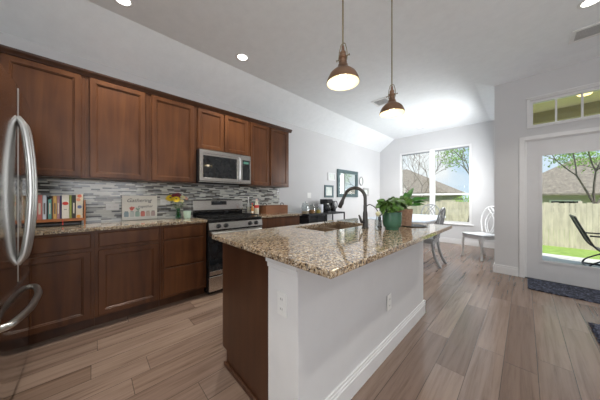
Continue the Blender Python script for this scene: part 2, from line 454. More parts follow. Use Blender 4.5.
def wallgrid(bm, a0, a1, z0, z1, holes, lo, hi, axis):
    A = sorted({a0, a1, *[h[0] for h in holes], *[h[1] for h in holes]}); Z = sorted({z0, z1, *[h[2] for h in holes], *[h[3] for h in holes]})
    for i in range(len(A)-1):
        for j in range(len(Z)-1):
            ca, cz = (A[i]+A[i+1])/2, (Z[j]+Z[j+1])/2
            if any(h[0] < ca < h[1] and h[2] < cz < h[3] for h in holes): continue
            if axis == 1: box(bm, A[i], A[i+1], lo, hi, Z[j], Z[j+1])
            else: box(bm, lo, hi, A[i], A[i+1], Z[j], Z[j+1])
    bmesh.ops.remove_doubles(bm, verts=bm.verts, dist=.0005)
    return bm
struct('wall_left', B(WX-T, WX, FY-T, NY+T, 0, 3.3), M_wall)
WIN = (-2.63, -.905, .52, 2.53)
struct('wall_back', wallgrid(BM(), WX, CX+T, 0, 3.3, [WIN], NY, NY+T, 1), M_wall)
struct('wall_corner', B(CX, CX+T, DY+T, NY, 0, 3.3), M_wall)
DOOR = (.0, .85, 0, 2.03); TRS = (.055, .795, 2.205, 2.585)
struct('wall_right', wallgrid(BM(), CX, RX, 0, 3.3, [DOOR, TRS], DY, DY+T, 1), M_wall)
SIDEW = (-1.7, 1.3, .45, 2.55)
struct('wall_side', wallgrid(BM(), RY, DY+T, 0, 3.3, [SIDEW], RX, RX+T, 0), M_wall)
REARW = (-1.35, .25, .5, 2.6)
struct('wall_rear', wallgrid(BM(), FX, RX, 0, 3.3, [REARW], RY-T, RY, 1), M_wall)
struct('wall_near', B(WX, FX, FY-T, FY, 0, 3.3), M_wall)
struct('wall_near_side', B(FX-.1, FX, RY, FY-T, 0, 3.3), M_wall)
def baseb(name, x0, x1, y0, y1, side):
    """side: outward direction of the room face"""
    bm = BM(); box(bm, x0, x1, y0, y1, 0, .10)
    d = .006
    if side == 'x': box(bm, x0, x1-d, y0, y1, .10, .13)
    if side == '-y': box(bm, x0, x1, y0+d, y1, .10, .13)
    if side == '-x': box(bm, x0+d, x1, y0, y1, .10, .13)
    if side == 'y': box(bm, x0, x1, y0, y1-d, .10, .13)
    return struct(name, bm, M_trim)
baseb('baseboard_left', WX, WX+.016, 2.62, NY, 'x')
baseb('baseboard_back', WX, CX, NY-.016, NY, '-y')
baseb('baseboard_corner', CX-.016, CX, DY-.016, NY, '-x')
baseb('baseboard_right', CX, -.065, DY-.016, DY, '-y')
baseb('baseboard_side', RX-.016, RX, RY, DY, '-x')

# invented rear and side windows behind the camera (white frames round the fill lamps)
for nm, ax, hole, lo, hi in (('added_window_3', 1, REARW, RY-.09, RY-.03), ('added_window_4', 0, SIDEW, RX+.03, RX+.09)):
    t_ = sthing(nm); a0, a1, b0, b1 = hole
    bm = BM(); frame4(bm, a0, a1, b0, b1, .06, lo, hi, ax)
    for k in (1, 2):
        a = a0+(a1-a0)*k/3
        if ax == 1: box(bm, a-.03, a+.03, lo, hi, b0+.06, b1-.06)
        else: box(bm, lo, hi, a-.03, a+.03, b0+.06, b1-.06)
    obj('window_frame', bm, M_trim, t_)

w5 = sthing('added_window_5'); bm = BM(); frame4(bm, 4.85, 5.99, .63, 2.37, .06, CX-.02, CX-.0005, 0); box(bm, CX-.012, CX-.0005, 4.91, 5.93, .69, 2.31); obj('window_frame', bm, M_trim, w5)  # unseen window frame added around the nook fill lamp, wall stays closed

# nook window
w1 = sthing('window_1'); a0, a1, b0, b1 = WIN; y0, y1 = NY+.02, NY+.08
bm = BM(); frame4(bm, a0, a1, b0, b1, .05, y0, y1, 1)
box(bm, -1.83, -1.705, y0-.01, y1, b0+.05, b1-.05)
obj('window_frame', bm, M_trim, w1)
for (p0, p1) in ((a0+.05, -1.83), (-1.705, a1-.05)):
    bm = BM(); box(bm, p0, p1, y0+.004, y1-.01, 1.255, 1.305); obj('check_rail', bm, M_trim, w1)
    bm = BM(); box(bm, p0, p1, y0+.035, y0+.041, 1.305, b1-.05); obj('pane', bm, M_glass, w1)
    bm = BM(); box(bm, p0, p1, y0+.02, y0+.026, b0+.05, 1.255); obj('pane', bm, M_glass, w1)
bm = BM(); box(bm, a0-.04, a1+.04, NY-.035, NY+.02, b0-.035, b0-.001, .006); obj('window_sill', bm, M_trim, w1)
bm = BM(); box(bm, a0+.05, a1-.05, NY+.012, NY+.02, b1-.085, b1-.05); obj('shade_headrail', bm, pm('shade_grey', (.25, .27, .28), .6), w1)

# transom
w2 = sthing('window_2'); a0, a1, b0, b1 = TRS
bm = BM(); frame4(bm, a0, a1, b0, b1, .032, DY+.01, DY+.07, 1)
for a in (.305, .527): box(bm, a-.009, a+.009, DY+.012, DY+.05, b0+.032, b1-.032)
obj('window_frame', bm, M_trim, w2)
obj('pane', B(a0+.032, a1-.032, DY+.03, DY+.036, b0+.032, b1-.032), M_glass, w2)
bm = BM(); frame4(bm, a0-.03, a1+.03, b0-.01, b1+.045, .034, DY-.014, DY+.012, 1)
box(bm, a0-.04, a1+.04, DY-.024, DY, b1+.03, b1+.052, .003)
obj('window_casing', bm, M_trim, w2)

# garden door
d1 = sthing('door_1')
bm = BM()
ringprism(bm, (.025, .825, .012, 2.005), (.155, .695, .27, 1.80), DY+.012, DY+.056, 1)
obj('door_slab', bm, M_door, d1)
bm = BM(); frame4(bm, .145, .705, .26, 1.81, .032, DY+.002, DY+.02, 1)
obj('glazing_bead', bm, M_door, d1)
obj('pane', B(.155, .695, DY+.03, DY+.036, .27, 1.80), M_glass, d1)
for z in (.22, 1.02, 1.8):
    obj('hinge', B(.012, .026, DY+.0, DY+.02, z, z+.1, .002), M_trim, d1)
obj('door_handle', tube(LT([(.028, 0), (.028, .01)], (.765, DY+.012, .95), 16, True, Matrix.Rotation(PI/2, 4, 'X')), [(.765, DY-.0, .95), (.765, DY-.04, .95), (.66, DY-.045, .95)], .009), M_gun, d1)
struct('trim_1', box(box(box(BM(), -.055, .005, DY-.018, DY+.004, 0, 2.075, .003), .845, .905, DY-.018, DY+.004, 0, 2.075, .003), .0051, .8449, DY-.018, DY+.004, 2.02, 2.075, .003), M_trim)
bm = BM(); box(bm, 0, .0247, DY+.004, DY+.1, .0125, 2.0055); box(bm, .8253, .85, DY+.004, DY+.1, .0125, 2.0055); box(bm, 0, .85, DY+.004, DY+.1, 2.0056, 2.03)
struct('trim_2', bm, M_trim)
struct('trim_3', B(.0, .85, DY-.01, DY+.12, 0, .012), M_blackm)

# ------------------------------------------------------------------ outdoors structure
bm = BM(); box(bm, -14, 14, NY+T, 7.25, -.14, -.05); box(bm, CX+T, 14, DY+T, NY+T, -.14, -.05)
struct('patio_slab', bm, M_conc)
bm = BM()
ys = [(7.25, -.10), (8.5, -.22), (14.0, -.85), (24, -.9), (60, -.9)]
for (ya, za), (yb, zb) in zip(ys, ys[1:]):
    quad(bm, (-45, ya, za), (45, ya, za), (45, yb, zb), (-45, yb, zb))
bmesh.ops.remove_doubles(bm, verts=bm.verts, dist=.001); bmesh.ops.recalc_face_normals(bm, faces=bm.faces)
struct('lawn', bm, M_grass)
struct('patio_roof', B(CX+T+.01, 2.2, DY+T+.01, 6.12, 2.75, 2.9), M_porch)
bm = BM(); box(bm, CX+T+.01, 2.2, 5.92, 6.12, 2.56, 2.75); box(bm, CX+T+.01, 2.2, 5.91, 5.92, 2.66, 2.675)
struct('patio_beam', bm, M_beam)
pl = thing('porch_light', 'round glowing lamp under the patio ceiling seen through the transom', 'light', (.62, 5.25, 2.75))
obj('lamp_base', LT([(.09, -.02), (.09, 0)], n=20), M_trim, pl, local=True)
obj('lamp_dome', LT([(.02, -.06), (.06, -.05), (.08, -.02)], n=20), pm('porch_lamp', (1, .8, .4), .5, emit=(1, .72, .3), estr=2), pl, local=True)

# ------------------------------------------------------------------ kitchen cabinets
DOORLOOP = [(0, 0), (0, .017), (.003, .020), (.044, .020), (.047, .015), (.053, .015), (.058, .008)]
SLAB = [(0, 0), (0, .015), (.007, .020)]
def base_unit(y0, y1, fronts, label):
    t = thing('base_cabinet', label, 'cabinet', (-2.95, (y0+y1)/2, 0))
    bm = BM(); box(bm, WX+.003, -2.672, y0+.0005, y1-.0005, .10, .883); obj('body', bm, M_wood, t)
    obj('toe_kick', B(WX+.003, -2.74, y0+.0005, y1-.0005, .002, .0995), M_woodd, t)
    for kind, a, b, z0, z1 in fronts:
        obj(kind, panel(DOORLOOP if kind == 'door' else SLAB, a, b, z0, z1, -2.672, 1, 0), M_wood, t)
    return t
base_unit(-.62, .015, [('drawer', -.40, -.01, .735, .862), ('door', -.40, -.01, .115, .705)], 'dark cherry base cabinet below the cookbook rack, beside the refrigerator')
base_unit(.015, .52, [('drawer', .04, .50, .735, .862), ('door', .04, .50, .115, .705)], 'dark cherry base cabinet with one door below the jar sign')
base_unit(.52, .992, [('drawer', .545, .965, .735, .862), ('drawer', .545, .965, .435, .72), ('drawer', .545, .965, .125, .42)], 'dark cherry base cabinet of three stacked drawers left of the range')
base_unit(1.768, 2.56, [('drawer', 1.79, 2.54, .735, .862), ('door', 1.79, 2.16, .115, .705), ('door', 2.17, 2.54, .115, .705)], 'dark cherry base cabinet right of the range under the wooden crate')
def upper_unit(y0, y1, z0, doors, label):
    t = thing('wall_cabinet', label, 'cabinet', (-3.1, (y0+y1)/2, z0))
    obj('body', B(WX+.003, -2.955, y0+.0005, y1-.0005, z0, 2.385), M_wood, t)
    for a, b in doors: obj('door', panel(DOORLOOP, a, b, z0+.012, 2.352, -2.955, 1, 0), M_wood, t)
    return t
upper_unit(-.68, -.045, 1.37, [(-.535, -.075)], 'dark cherry wall cabinet nearest the refrigerator, above the cookbooks')
upper_unit(-.045, .455, 1.37, [(-.018, .428)], 'dark cherry wall cabinet above the jar sign, second from the refrigerator')
upper_unit(.455, .972, 1.37, [(.487, .94)], 'dark cherry wall cabinet left of the microwave, above the flowers')
upper_unit(.972, 1.738, 1.815, [(.99, 1.333), (1.35, 1.715)], 'short dark cherry wall cabinet with two doors directly above the microwave')
upper_unit(1.738, 2.56, 1.37, [(1.765, 2.115), (2.15, 2.53)], 'tall two-door dark cherry wall cabinet right of the microwave at the row end')
# crown moulding
bm = BM()
prof = [(-2.956, 2.360), (-2.940, 2.360), (-2.935, 2.370), (-2.918, 2.395), (-2.912, 2.41), (-2.956, 2.41)]
prism(bm, [(a, b) for a, b in prof], -.68, 2.61, 1)
box(bm, WX+.003, -2.957, 2.561, 2.61, 2.385, 2.41); box(bm, WX+.003, -2.957, 2.561, 2.585, 2.36, 2.3845)
box(bm, WX+.003, -2.957, -.68, 2.5605, 2.386, 2.392)
single('crown_moulding', bm, M_woodd, 'dark cherry crown moulding running along the top of all wall cabinets', 'moulding')
# countertops along the wall
def wallcounter(y0, y1, label):
    bm = BM(); box(bm, WX+.013, -2.635, y0, y1, .884, .914, .004, 2)
    return single('countertop', bm, M_granite, label, 'countertop', smooth=False)
wallcounter(-.62, .995, 'long speckled granite countertop between the refrigerator and the range')
wallcounter(1.765, 2.585, 'short speckled granite countertop right of the range under the crate')
single('backsplash', B(WX+.001, WX+.011, -1.0, 2.58, .885, 1.372), M_tile, 'mosaic strip-tile backsplash of grey and white glass behind the counters', 'backsplash')
def outlet(name, label, cat, c, axis, sgn, w=.07, h=.115, group=None, toggle=False, horiz=False):
    """wall plate; axis = normal axis"""
    t = thing(name, label, cat, c, 0, group)
    x, y, z = c; wh, hh = (h/2, w/2) if horiz else (w/2, h/2)
    def bx(a0, a1, b0, b1, d0, d1, bev=0):
        d0, d1 = sorted((sgn*d0, sgn*d1))
        if axis == 0: return B(x+d0, x+d1, y+a0, y+a1, z+b0, z+b1, bev)
        return B(x+a0, x+a1, y+d0, y+d1, z+b0, z+b1, bev)
    obj('plate', bx(-wh, wh, -hh, hh, .0005, .006, .0015), M_plate, t)
    if toggle: obj('rocker', bx(-.016, .016, -.033, .033, .006, .010, .001), M_plate, t); return t
    for s in (-1, 1):
        if horiz: r = (s*.024-.014, s*.024+.014, -.017, .017)
        else: r = (-.017, .017, s*.024-.014, s*.024+.014)
        soc = obj('socket', bx(*r, .006, .008, .001), M_plate, t)
        ca, cb = (r[0]+r[1])/2, (r[2]+r[3])/2
        for q in (-.006, .006):
            obj('slot', bx(ca+q-.0012, ca+q+.0012, cb-.004, cb+.006, .008, .0085), M_slot, soc)
    return t
outlet('wall_outlet', 'white horizontal outlet in the backsplash between cookbooks and jar sign', 'outlet', (WX+.011, .167, 1.073), 0, 1, horiz=True)
outlet('wall_outlet', 'white horizontal outlet in the backsplash behind the yellow flowers', 'outlet', (WX+.011, .688, 1.125), 0, 1, horiz=True)
outlet('light_switch', 'white switch plate on the wall above the black rack', 'switch', (WX, 3.42, 1.235), 0, 1, w=.115, toggle=True)
outlet('island_outlet', 'white outlet on the end post of the island', 'outlet', (-.825, .675, .655), 1, -1)
outlet('island_outlet', 'white outlet low on the long grey side of the island', 'outlet', (-.715, 1.625, .385), 0, 1)

# ------------------------------------------------------------------ microwave
t = thing('microwave', 'stainless over-range microwave with dark glass door, under the short cabinet', 'microwave', (-3.05, 1.355, 1.385))
y0, y1, z0, z1, xf = .982, 1.732, 1.385, 1.808, -2.90
obj('body', B(WX+.012, xf, y0, y1, z0, z1), M_blackm, t)
dr = obj('door', panel([(0, 0), (0, .025), (.004, .03), (.045, .03), (.048, .027)], y0+.002, 1.555, z0+.012, z1-.002, xf, 1, 0), M_steel, t)
obj('door_glass', B(xf+.0275, xf+.029, y0+.05, 1.50, z0+.062, z1-.075), M_dglass, dr)
cp = obj('control_panel', panel([(0, 0), (0, .025), (.004, .03)], 1.557, y1-.002, z0+.012, z1-.002, xf, 1, 0), M_steel, t)
obj('keypad', B(xf+.0302, xf+.032, 1.59, y1-.022, z0+.055, z1-.075), M_dglass, cp)
obj('display', B(xf+.0322, xf+.033, 1.605, y1-.04, z1-.13, z1-.095), pm('green_display', (.03, .06, .05), .2, emit=(.3, .8, .6), estr=.15), cp)
obj('handle', TB([(xf+.03, 1.53, z0+.05), (xf+.06, 1.53, z0+.065), (xf+.065, 1.53, (z0+z1)/2), (xf+.06, 1.53, z1-.065), (xf+.03, 1.53, z1-.05)], .011, 8), M_handle, t, smooth=True)
obj('vent_grille', B(WX+.1, xf+.02, y0, y1, z0-.0, z0+.010), M_steel, t)

# ------------------------------------------------------------------ range
t = thing('gas_range', 'stainless gas range with black cooktop between the base cabinets', 'stove', (-2.95, 1.38, 0))
y0, y1 = 1.0, 1.76
obj('body', B(WX+.012, -2.635, y0+.002, y1-.002, .02, .895), M_black, t)
for yy in (1.05, 1.71):
    for xx in (-3.15, -2.72): obj('foot', LT([(.018, 0), (.018, .02)], (xx, yy, 0), 10), M_blackm, t)
dr = obj('oven_door', B(-2.635, -2.605, y0+.006, y1-.006, .235, .775, .004), M_dglass, t)
obj('door_trim', B(-2.6045, -2.600, y0+.008, y1-.008, .715, .77, .001), M_steel, dr)
obj('door_trim', B(-2.6045, -2.600, y0+.008, y1-.008, .24, .29, .001), M_steel, dr)
hd = obj('oven_handle', TB([(-2.60, y0+.06, .745), (-2.555, y0+.06, .748), (-2.548, y0+.10, .748), (-2.548, y1-.10, .748), (-2.555, y1-.06, .748), (-2.60, y1-.06, .745)], .013, 10), M_handle, dr, smooth=True)
obj('drawer', B(-2.635, -2.602, y0+.006, y1-.006, .045, .225, .005), M_steel, t)
bm = PR([(-2.66, .79), (-2.60, .79), (-2.615, .872), (-2.66, .895)], y0+.004, y1-.004, 1)
pn = obj('control_panel', bm, M_steel, t)
for yy in (1.12, 1.215, 1.56, 1.655):
    kb = obj('knob', LT([(.027, 0), (.025, .022), (.019, .026)], (-2.609, yy, .832), 16, True, Matrix.Rotation(PI/2-.15, 4, 'Y')), M_black, pn, smooth=True)
    obj('knob_grip', B(-2.585, -2.572, yy-.004, yy+.004, .812, .852, .002), M_blackm, kb)
obj('cooktop', B(-3.19, -2.62, y0+.001, y1-.001, .895, .915, .006), M_black, t)
for k in range(3):
    ya = y0+.03+k*.238; yb = ya+.225; bm = BM()
    for xx in (-3.13, -2.67): box(bm, xx-.006, xx+.006, ya, yb, .928, .942)
    for yy in (ya+.006, (ya+yb)/2, yb-.006): box(bm, -3.13, -2.67, yy-.006, yy+.006, .9285, .9425)
    box(bm, -2.906, -2.894, ya, yb, .928, .942)
    for xx in (-3.13, -2.67):
        for yy in (ya+.006, yb-.006): box(bm, xx-.006, xx+.006, yy-.006, yy+.006, .915, .93)
    obj('grate', bm, M_iron, t)
for xx, yy in ((-3.02, 1.15), (-2.78, 1.15), (-3.02, 1.61), (-2.78, 1.61), (-2.9, 1.38)):
    obj('burner', LT([(.045, .915), (.045, .922), (.032, .923), (.032, .93)], (xx, yy, 0), 16), M_iron, t)
bg_ = obj('backguard', PR([(-3.25, .90), (-3.19, .90), (-3.187, .985), (-3.160, 1.005), (-3.175, 1.14), (-3.19, 1.155), (-3.25, 1.155)], y0+.002, y1-.002, 1), M_steel, t)
obj('black_panel', B(-3.184, -3.179, y0+.004, y1-.004, .918, .982), M_black, bg_)
obj('clock_display', PR([(-3.168, 1.075), (-3.1655, 1.075), (-3.1715, 1.13), (-3.175, 1.13)], 1.255, 1.485, 1), M_dglass, bg_)

# ------------------------------------------------------------------ refrigerator (stands across the near end of the counter)
t = thing('refrigerator', 'stainless french-door refrigerator at the left edge with bowed handles', 'refrigerator', (-2.15, -.75, 0))
fx0, fx1 = -2.605, -1.685
def bow(x): u = (x-(fx0+fx1)/2)/((fx1-fx0)/2); return -.338+.016*(1-u*u)
obj('body', B(fx0+.005, fx1-.005, -1.12, -.405, .03, 1.83), pm('fridge_side', (.18, .18, .18), .4, .5), t)
for xx in (-2.54, -1.75): obj('foot', B(xx-.02, xx+.02, -.48, -.44, 0, .03), M_blackm, t)
def fdoor(xa, xb, z0, z1, rl, rr):
    """bowed door; rl / rr round the top outer corner"""
    n = 10; bm = BM(); cols = []
    for i in range(n+1):
        x = xa+(xb-xa)*i/n; e = min(i, n-i)
        yf = bow(x)-(.012 if e == 0 else 0)
        zt = z1
        if rl and i == 0: zt = z1-.035
        if rr and i == n: zt = z1-.035
        if (rl and i == 1) or (rr and i == n-1): zt = z1-.008
        cols.append([bm.verts.new((x, yy, zz)) for yy, zz in ((-.40, z0), (yf, z0), (yf, zt-.012), (yf-.012, zt), (-.40, zt))])
    for a, b in zip(cols, cols[1:]):
        for k in range(5): bm.faces.new((a[k], a[(k+1) % 5], b[(k+1) % 5], b[k]))
    bm.faces.new(cols[0]); bm.faces.new(list(reversed(cols[-1])))
    bmesh.ops.recalc_face_normals(bm, faces=bm.faces); return bm
xm = (fx0+fx1)/2
for xa, xb, rl, rr, hx in ((fx0, xm-.0025, True, False, xm-.04), (xm+.0025, fx1, False, True, xm+.04)):
    d = obj('door', fdoor(xa, xb, .66, 1.86, rl, rr), M_fridge, t, smooth=True)
    b0 = bow(hx)
    pts = smoothpts([(hx, b0-.004, 1.66), (hx, b0+.024, 1.60), (hx, b0+.043, 1.42), (hx, b0+.050, 1.22), (hx, b0+.043, 1.02), (hx, b0+.024, .84), (hx, b0-.004, .78)], 5)
    obj('handle', TB(pts, .018, 12), M_handle, d, smooth=True)
obj('gap_highlight', B(xm-.0022, xm+.0022, -.40, bow(xm)-.0020, .665, 1.845), M_handle, t)  # bright strip added for the door edge catching light along the gap
d = obj('freezer_drawer', fdoor(fx0, fx1, .07, .65, False, False), M_fridge, t, smooth=True)
pts = smoothpts([(fx0+.1, bow(fx0+.1)-.004, .53), (fx0+.14, bow(fx0+.1)+.035, .53), (xm-.15, bow(xm)+.058, .53), (xm, bow(xm)+.062, .53), (xm+.15, bow(xm)+.058, .53), (fx1-.14, bow(fx0+.1)+.035, .53), (fx1-.1, bow(fx0+.1)-.004, .53)], 5)
obj('handle', TB(pts, .018, 12), M_handle, d, smooth=True)

# ------------------------------------------------------------------ island
t = thing('kitchen_island', 'grey-white kitchen island with dark cherry cabinet end and white post', 'island', (-1.1, 1.55, 0))
IY0, IY1 = .685, 2.44
bm = BM(); box(bm, -1.50, -.945, IY0+.004, IY1, .10, .68); ringprism(bm, (-1.50, -.945, IY0+.004, IY1), (-1.475, -1.05, 1.28, 2.03), .6801, .883); obj('cabinet_body', bm, M_woodd, t)
obj('toe_kick', B(-1.43, -.945, IY0+.008, IY1, .002, .0995), M_woodd, t)
obj('end_panel', PR([(-1.515, .105), (-1.455, .105), (-1.455, .0), (-.945, .0), (-.945, .8825), (-1.515, .8825)], IY0-.004, IY0+.0038, 1), M_woodd, t)
obj('shoe_moulding', B(-1.468, -.946, IY0-.02, IY0-.0045, .0, .028, .005, 2), M_woodd, t)
for a, b in ((.70, 1.12), (1.13, 1.55), (1.56, 1.98), (1.99, 2.41)):
    obj('door', panel(DOORLOOP, a, b, .125, .70, -1.5005, -1, 0), M_wood, t)
    obj('drawer', panel(SLAB, a, b, .72, .86, -1.5005, -1, 0), M_wood, t)
obj('pony_wall', B(-.9445, -.72, IY0-.006, IY1+.01, 0, .8825), pm('island_paint', (.66, .66, .665), .6, 0, .012), t)
obj('end_post', B(-.945, -.716, IY0-.010, IY0-.0062, 0, .8825), M_trim, t)
bm = BM(); box(bm, -.950, -.712, IY0-.026, IY0-.0101, .842, .8825, .003); box(bm, -.947, -.714, IY0-.018, IY0-.0101, .815, .8415, .004)
obj('post_cap', bm, M_trim, t)
bm = BM(); box(bm, -.7195, -.702, IY0-.006, IY1+.026, 0, .095); box(bm, -.7195, -.707, IY0-.006, IY1+.026, .095, .112); box(bm, -.7195, -.711, IY0-.006, IY1+.026, .112, .128)
box(bm, -.9445, -.702, IY1+.0105, IY1+.026, 0, .095); box(bm, -.9445, -.702, IY1+.0105, IY1+.02, .095, .128)
obj('baseboard', bm, M_trim, t)
SK = (-1.445, -1.075, 1.31, 2.0)
ct = single('island_countertop', ringprism(BM(), (-1.542, -.478, .612, 2.475), SK, .884, .914), M_granite, 'large polished speckled granite countertop on the island with a sink cutout', 'countertop')
bv = ct.modifiers.new('edge', 'BEVEL'); bv.width = .004; bv.segments = 2
# sink
t = thing('kitchen_sink', 'brown double-bowl sink set in the island granite below the faucet', 'sink', (-1.27, 1.675, .70))
sx0, sx1, sy0, sy1 = SK
for a, b in ((sy0-.008, 1.645), (1.67, sy1+.008)):
    bm = BM(); x0, x1 = sx0-.008, sx1+.008
    w = .010
    box(bm, x0, x1, a, b, .70, .71)
    box(bm, x0, x0+w, a, b, .71, .8832); box(bm, x1-w, x1, a, b, .71, .8832)
    box(bm, x0+w, x1-w, a, a+w, .71, .8832); box(bm, x0+w, x1-w, b-w, b, .71, .8832)
    bw = obj('bowl', bm, M_sinkc, t)
    obj('drain', LT([(.04, .7102), (.04, .713), (.03, .7125)], ((x0+x1)/2, (a+b)/2, 0), 18), M_chrome, bw)
obj('divider', B(sx0-.0079, sx1+.0079, 1.6455, 1.6695, .71, .875), M_sinkc, t)
# main faucet
t = thing('faucet', 'tall dark gooseneck pull-down faucet standing behind the island sink', 'faucet', (-.965, 1.72, .914))
obj('base', LT([(.030, 0), (.030, .006), (.024, .012), (.022, .05), (.020, .13), (.016, .15), (.0155, .2)]), M_gun, t, local=True, smooth=True)
dx, dy = -.965, 0
u = Vector((-.205, -.06, 0)).normalized(); R = .094
pts = [Vector((0, 0, .19)), Vector((0, 0, .25))]+arc(u*R+Vector((0, 0, .258)), R, PI, .36, 16, u, (0, 0, 1))
DD = (u*.40+Vector((0, 0, -.9))).normalized(); pts.append(pts[-1]+DD*.035)
obj('gooseneck', TB(pts, .0145, 12), M_gun, t, local=True, smooth=True)
e = pts[-1]; dd = DD
sh = obj('spray_head', TB([e, e+dd*.02, e+dd*.03, e+dd*.085, e+dd*.095], [.0135, .0155, .0175, .0205, .017], 14), M_gun, t, local=True, smooth=True)
obj('spray_button', TB([e+dd*.04-u*.016+Vector((0, 0, 0)), e+dd*.07-u*.018], .006, 8), M_blackm, sh, local=True)
obj('lever', TB([(-.0, -.018, .05), (-.012, -.042, .055), (-.022, -.055, .10), (-.026, -.06, .115)], [.011, .012, .009, .007], 10), M_gun, t, local=True, smooth=True)
# small filtered-water faucet
t = thing('filter_faucet', 'thin dark gooseneck water tap between the main faucet and the bottle', 'faucet', (-.92, 1.90, .914))
obj('base', LT([(.02, 0), (.02, .008), (.012, .014), (.011, .06), (.013, .065), (.013, .085), (.008, .09)], n=16), M_gun, t, local=True, smooth=True)
pts = smoothpts([(0, 0, .085), (-.012, -.004, .13), (-.04, -.012, .175), (-.085, -.026, .20), (-.12, -.036, .18)], 5)
obj('spout', TB(pts, .0045, 8), M_gun, t, local=True, smooth=True)
obj('lever', TB([(0, 0, .088), (.012, .02, .12), (.02, .035, .15)], [.005, .0045, .004], 8), M_gun, t, local=True, smooth=True)
t = thing('soap_bottle', 'clear glass bottle with a pale blossom beside the green pot', 'bottle', (-.82, 1.665, .914))
obj('glass', LT([(.024, 0), (.026, .004), (.026, .075), (.016, .095), (.013, .12), (.014, .125)], n=18), M_clear, t, local=True, smooth=True)
obj('flower', LT([(.004, .11), (.014, .125), (.020, .137), (.012, .15), (.003, .153)], n=9), pm('pale_petals', (.82, .78, .5), .7), t, local=True)

# plants
def leaf(bm, base, d, up, L_, W_, drop=.25):
    d = Vector(d).normalized(); s = d.cross(Vector(up)); s = s.normalized() if s.length > .01 else Vector((1, 0, 0)); nrm = s.cross(d)
    prof = [(0, .0), (.08, .62), (.3, 1.0), (.55, .82), (.8, .42), (1, 0)]
    c = []; l = []; r = []
    for t_, w in prof:
        p = Vector(base)+d*L_*t_-Vector((0, 0, 1))*drop*L_*t_*t_
        c.append(bm.verts.new(p)); 
        off = nrm*W_*w*.22
        if w > 0:
            back = -d*L_*.10 if t_ < .1 else Vector()
            l.append(bm.verts.new(p+s*W_*w+off+back)); r.append(bm.verts.new(p-s*W_*w+off+back))
        else: l.append(None); r.append(None)
    for i in range(len(c)-1):
        for side in (l, r):
            q = [c[i], c[i+1], side[i+1], side[i]]; q = [k for k in q if k is not None]
            bm.faces.new(q if side is l else q[::-1])
def foliage(seed, n, spread, h0, h1, L0, L1, bias=(0, 0, 0), stems=None):
    rnd = random.Random(seed); bm = BM()
    for i in range(n):
        a = rnd.uniform(0, 2*PI); rr = rnd.uniform(.2, 1)*spread; h = rnd.uniform(h0, h1)
        p = Vector((math.cos(a)*rr+bias[0]*rr/spread, math.sin(a)*rr+bias[1]*rr/spread, h))
        root = Vector((math.cos(a)*.03, math.sin(a)*.03, 0))
        st = smoothpts([root, root.lerp(p, .5)+Vector((0, 0, .04)), p], 3)
        tube(stems if stems is not None else bm, st, .0022, 5)
        L_ = rnd.uniform(L0, L1)
        k_ = rnd.uniform(-1, 1)
        d = Vector((-math.sin(a)*k_+.4*math.cos(a), math.cos(a)*k_+.4*math.sin(a), rnd.uniform(-.5, .6)))
        leaf(bm, p, d, (math.cos(a), math.sin(a), rnd.uniform(.3, 1.2)), L_, L_*rnd.uniform(.42, .52), rnd.uniform(.1, .4))
    return bm
t = thing('potted_pothos', 'leafy variegated plant in a glossy green pot on the island', 'plant', (-.765, 1.80, .914))
obj('pot', LT([(.053, 0), (.055, .003), (.055, .014), (.066, .024), (.073, .045), (.076, .08), (.077, .145), (.072, .145), (.071, .10), (.0, .10)], n=32, cap=False), M_green, t, local=True, smooth=True)
obj('soil', LT([(.071, .128), (.071, .132)], n=20), M_bark, t, local=True)
sb = BM(); fb = foliage(4, 42, .105, .045, .12, .06, .085, stems=sb)
for b_ in (sb, fb): b_.transform(Matrix.Translation((0, 0, .132)))
obj('stems', sb, pm('plant_stem', (.10, .16, .04), .6), t, local=True); obj('foliage', fb, M_leafA, t, local=True)
t = thing('potted_arrowhead', 'plant with large bright green leaves in a woven terracotta pot', 'plant', (-.78, 2.12, .9205))
obj('pot', LT([(.055, 0), (.062, .08), (.068, .15), (.064, .152), (.058, .12), (0, .12)], n=28, cap=False), M_terra, t, local=True, smooth=True)
obj('soil', LT([(.061, .133), (.061, .137)], n=20), M_bark, t, local=True)
sb = BM(); fb = BM(); rnd = random.Random(9)
big = [((.02, .04, .12), (.3, .3, 1.0), .12), ((.05, .08, .10), (.7, .7, .25), .13), ((.07, .04, .09), (.9, .3, .3), .12), ((-.02, .04, .08), (-.8, .3, .3), .09), ((.03, -.02, .08), (.5, -.7, .3), .09),
       ((.06, .0, .05), (.9, -.2, .1), .09), ((-.04, -.02, .07), (-.8, -.5, .2), .09), ((.02, .09, .07), (.1, 1, .1), .11), ((.0, .03, .10), (-.2, .4, .7), .10), ((.05, .05, .08), (.9, .5, .05), .12), ((-.03, .06, .07), (-.5, .8, .1), .10), ((.06, .06, .06), (1, .6, .0), .10)]
for p, d, L_ in big:
    p = Vector(p)+Vector((0, 0, .14)); tube(sb, smoothpts([(0, 0, .13), (p.x*.3, p.y*.3, p.z*.9), p], 4), .003, 5)
    leaf(fb, p, d, (-.3, -.6, 1), L_, L_*.34, .12)
obj('stems', sb, bpy.data.materials['plant_stem'], t, local=True); obj('foliage', fb, M_leafB, t, local=True)
single('plant_saucer', LT([(.10, .9143), (.115, .9175), (.12, .9205), (.116, .9205), (.10, .9195), (0, .9185)], (-.73, 2.17, 0), 32, False), M_blackm, 'flat dark round tray under the terracotta plant pot', 'tray', smooth=True)

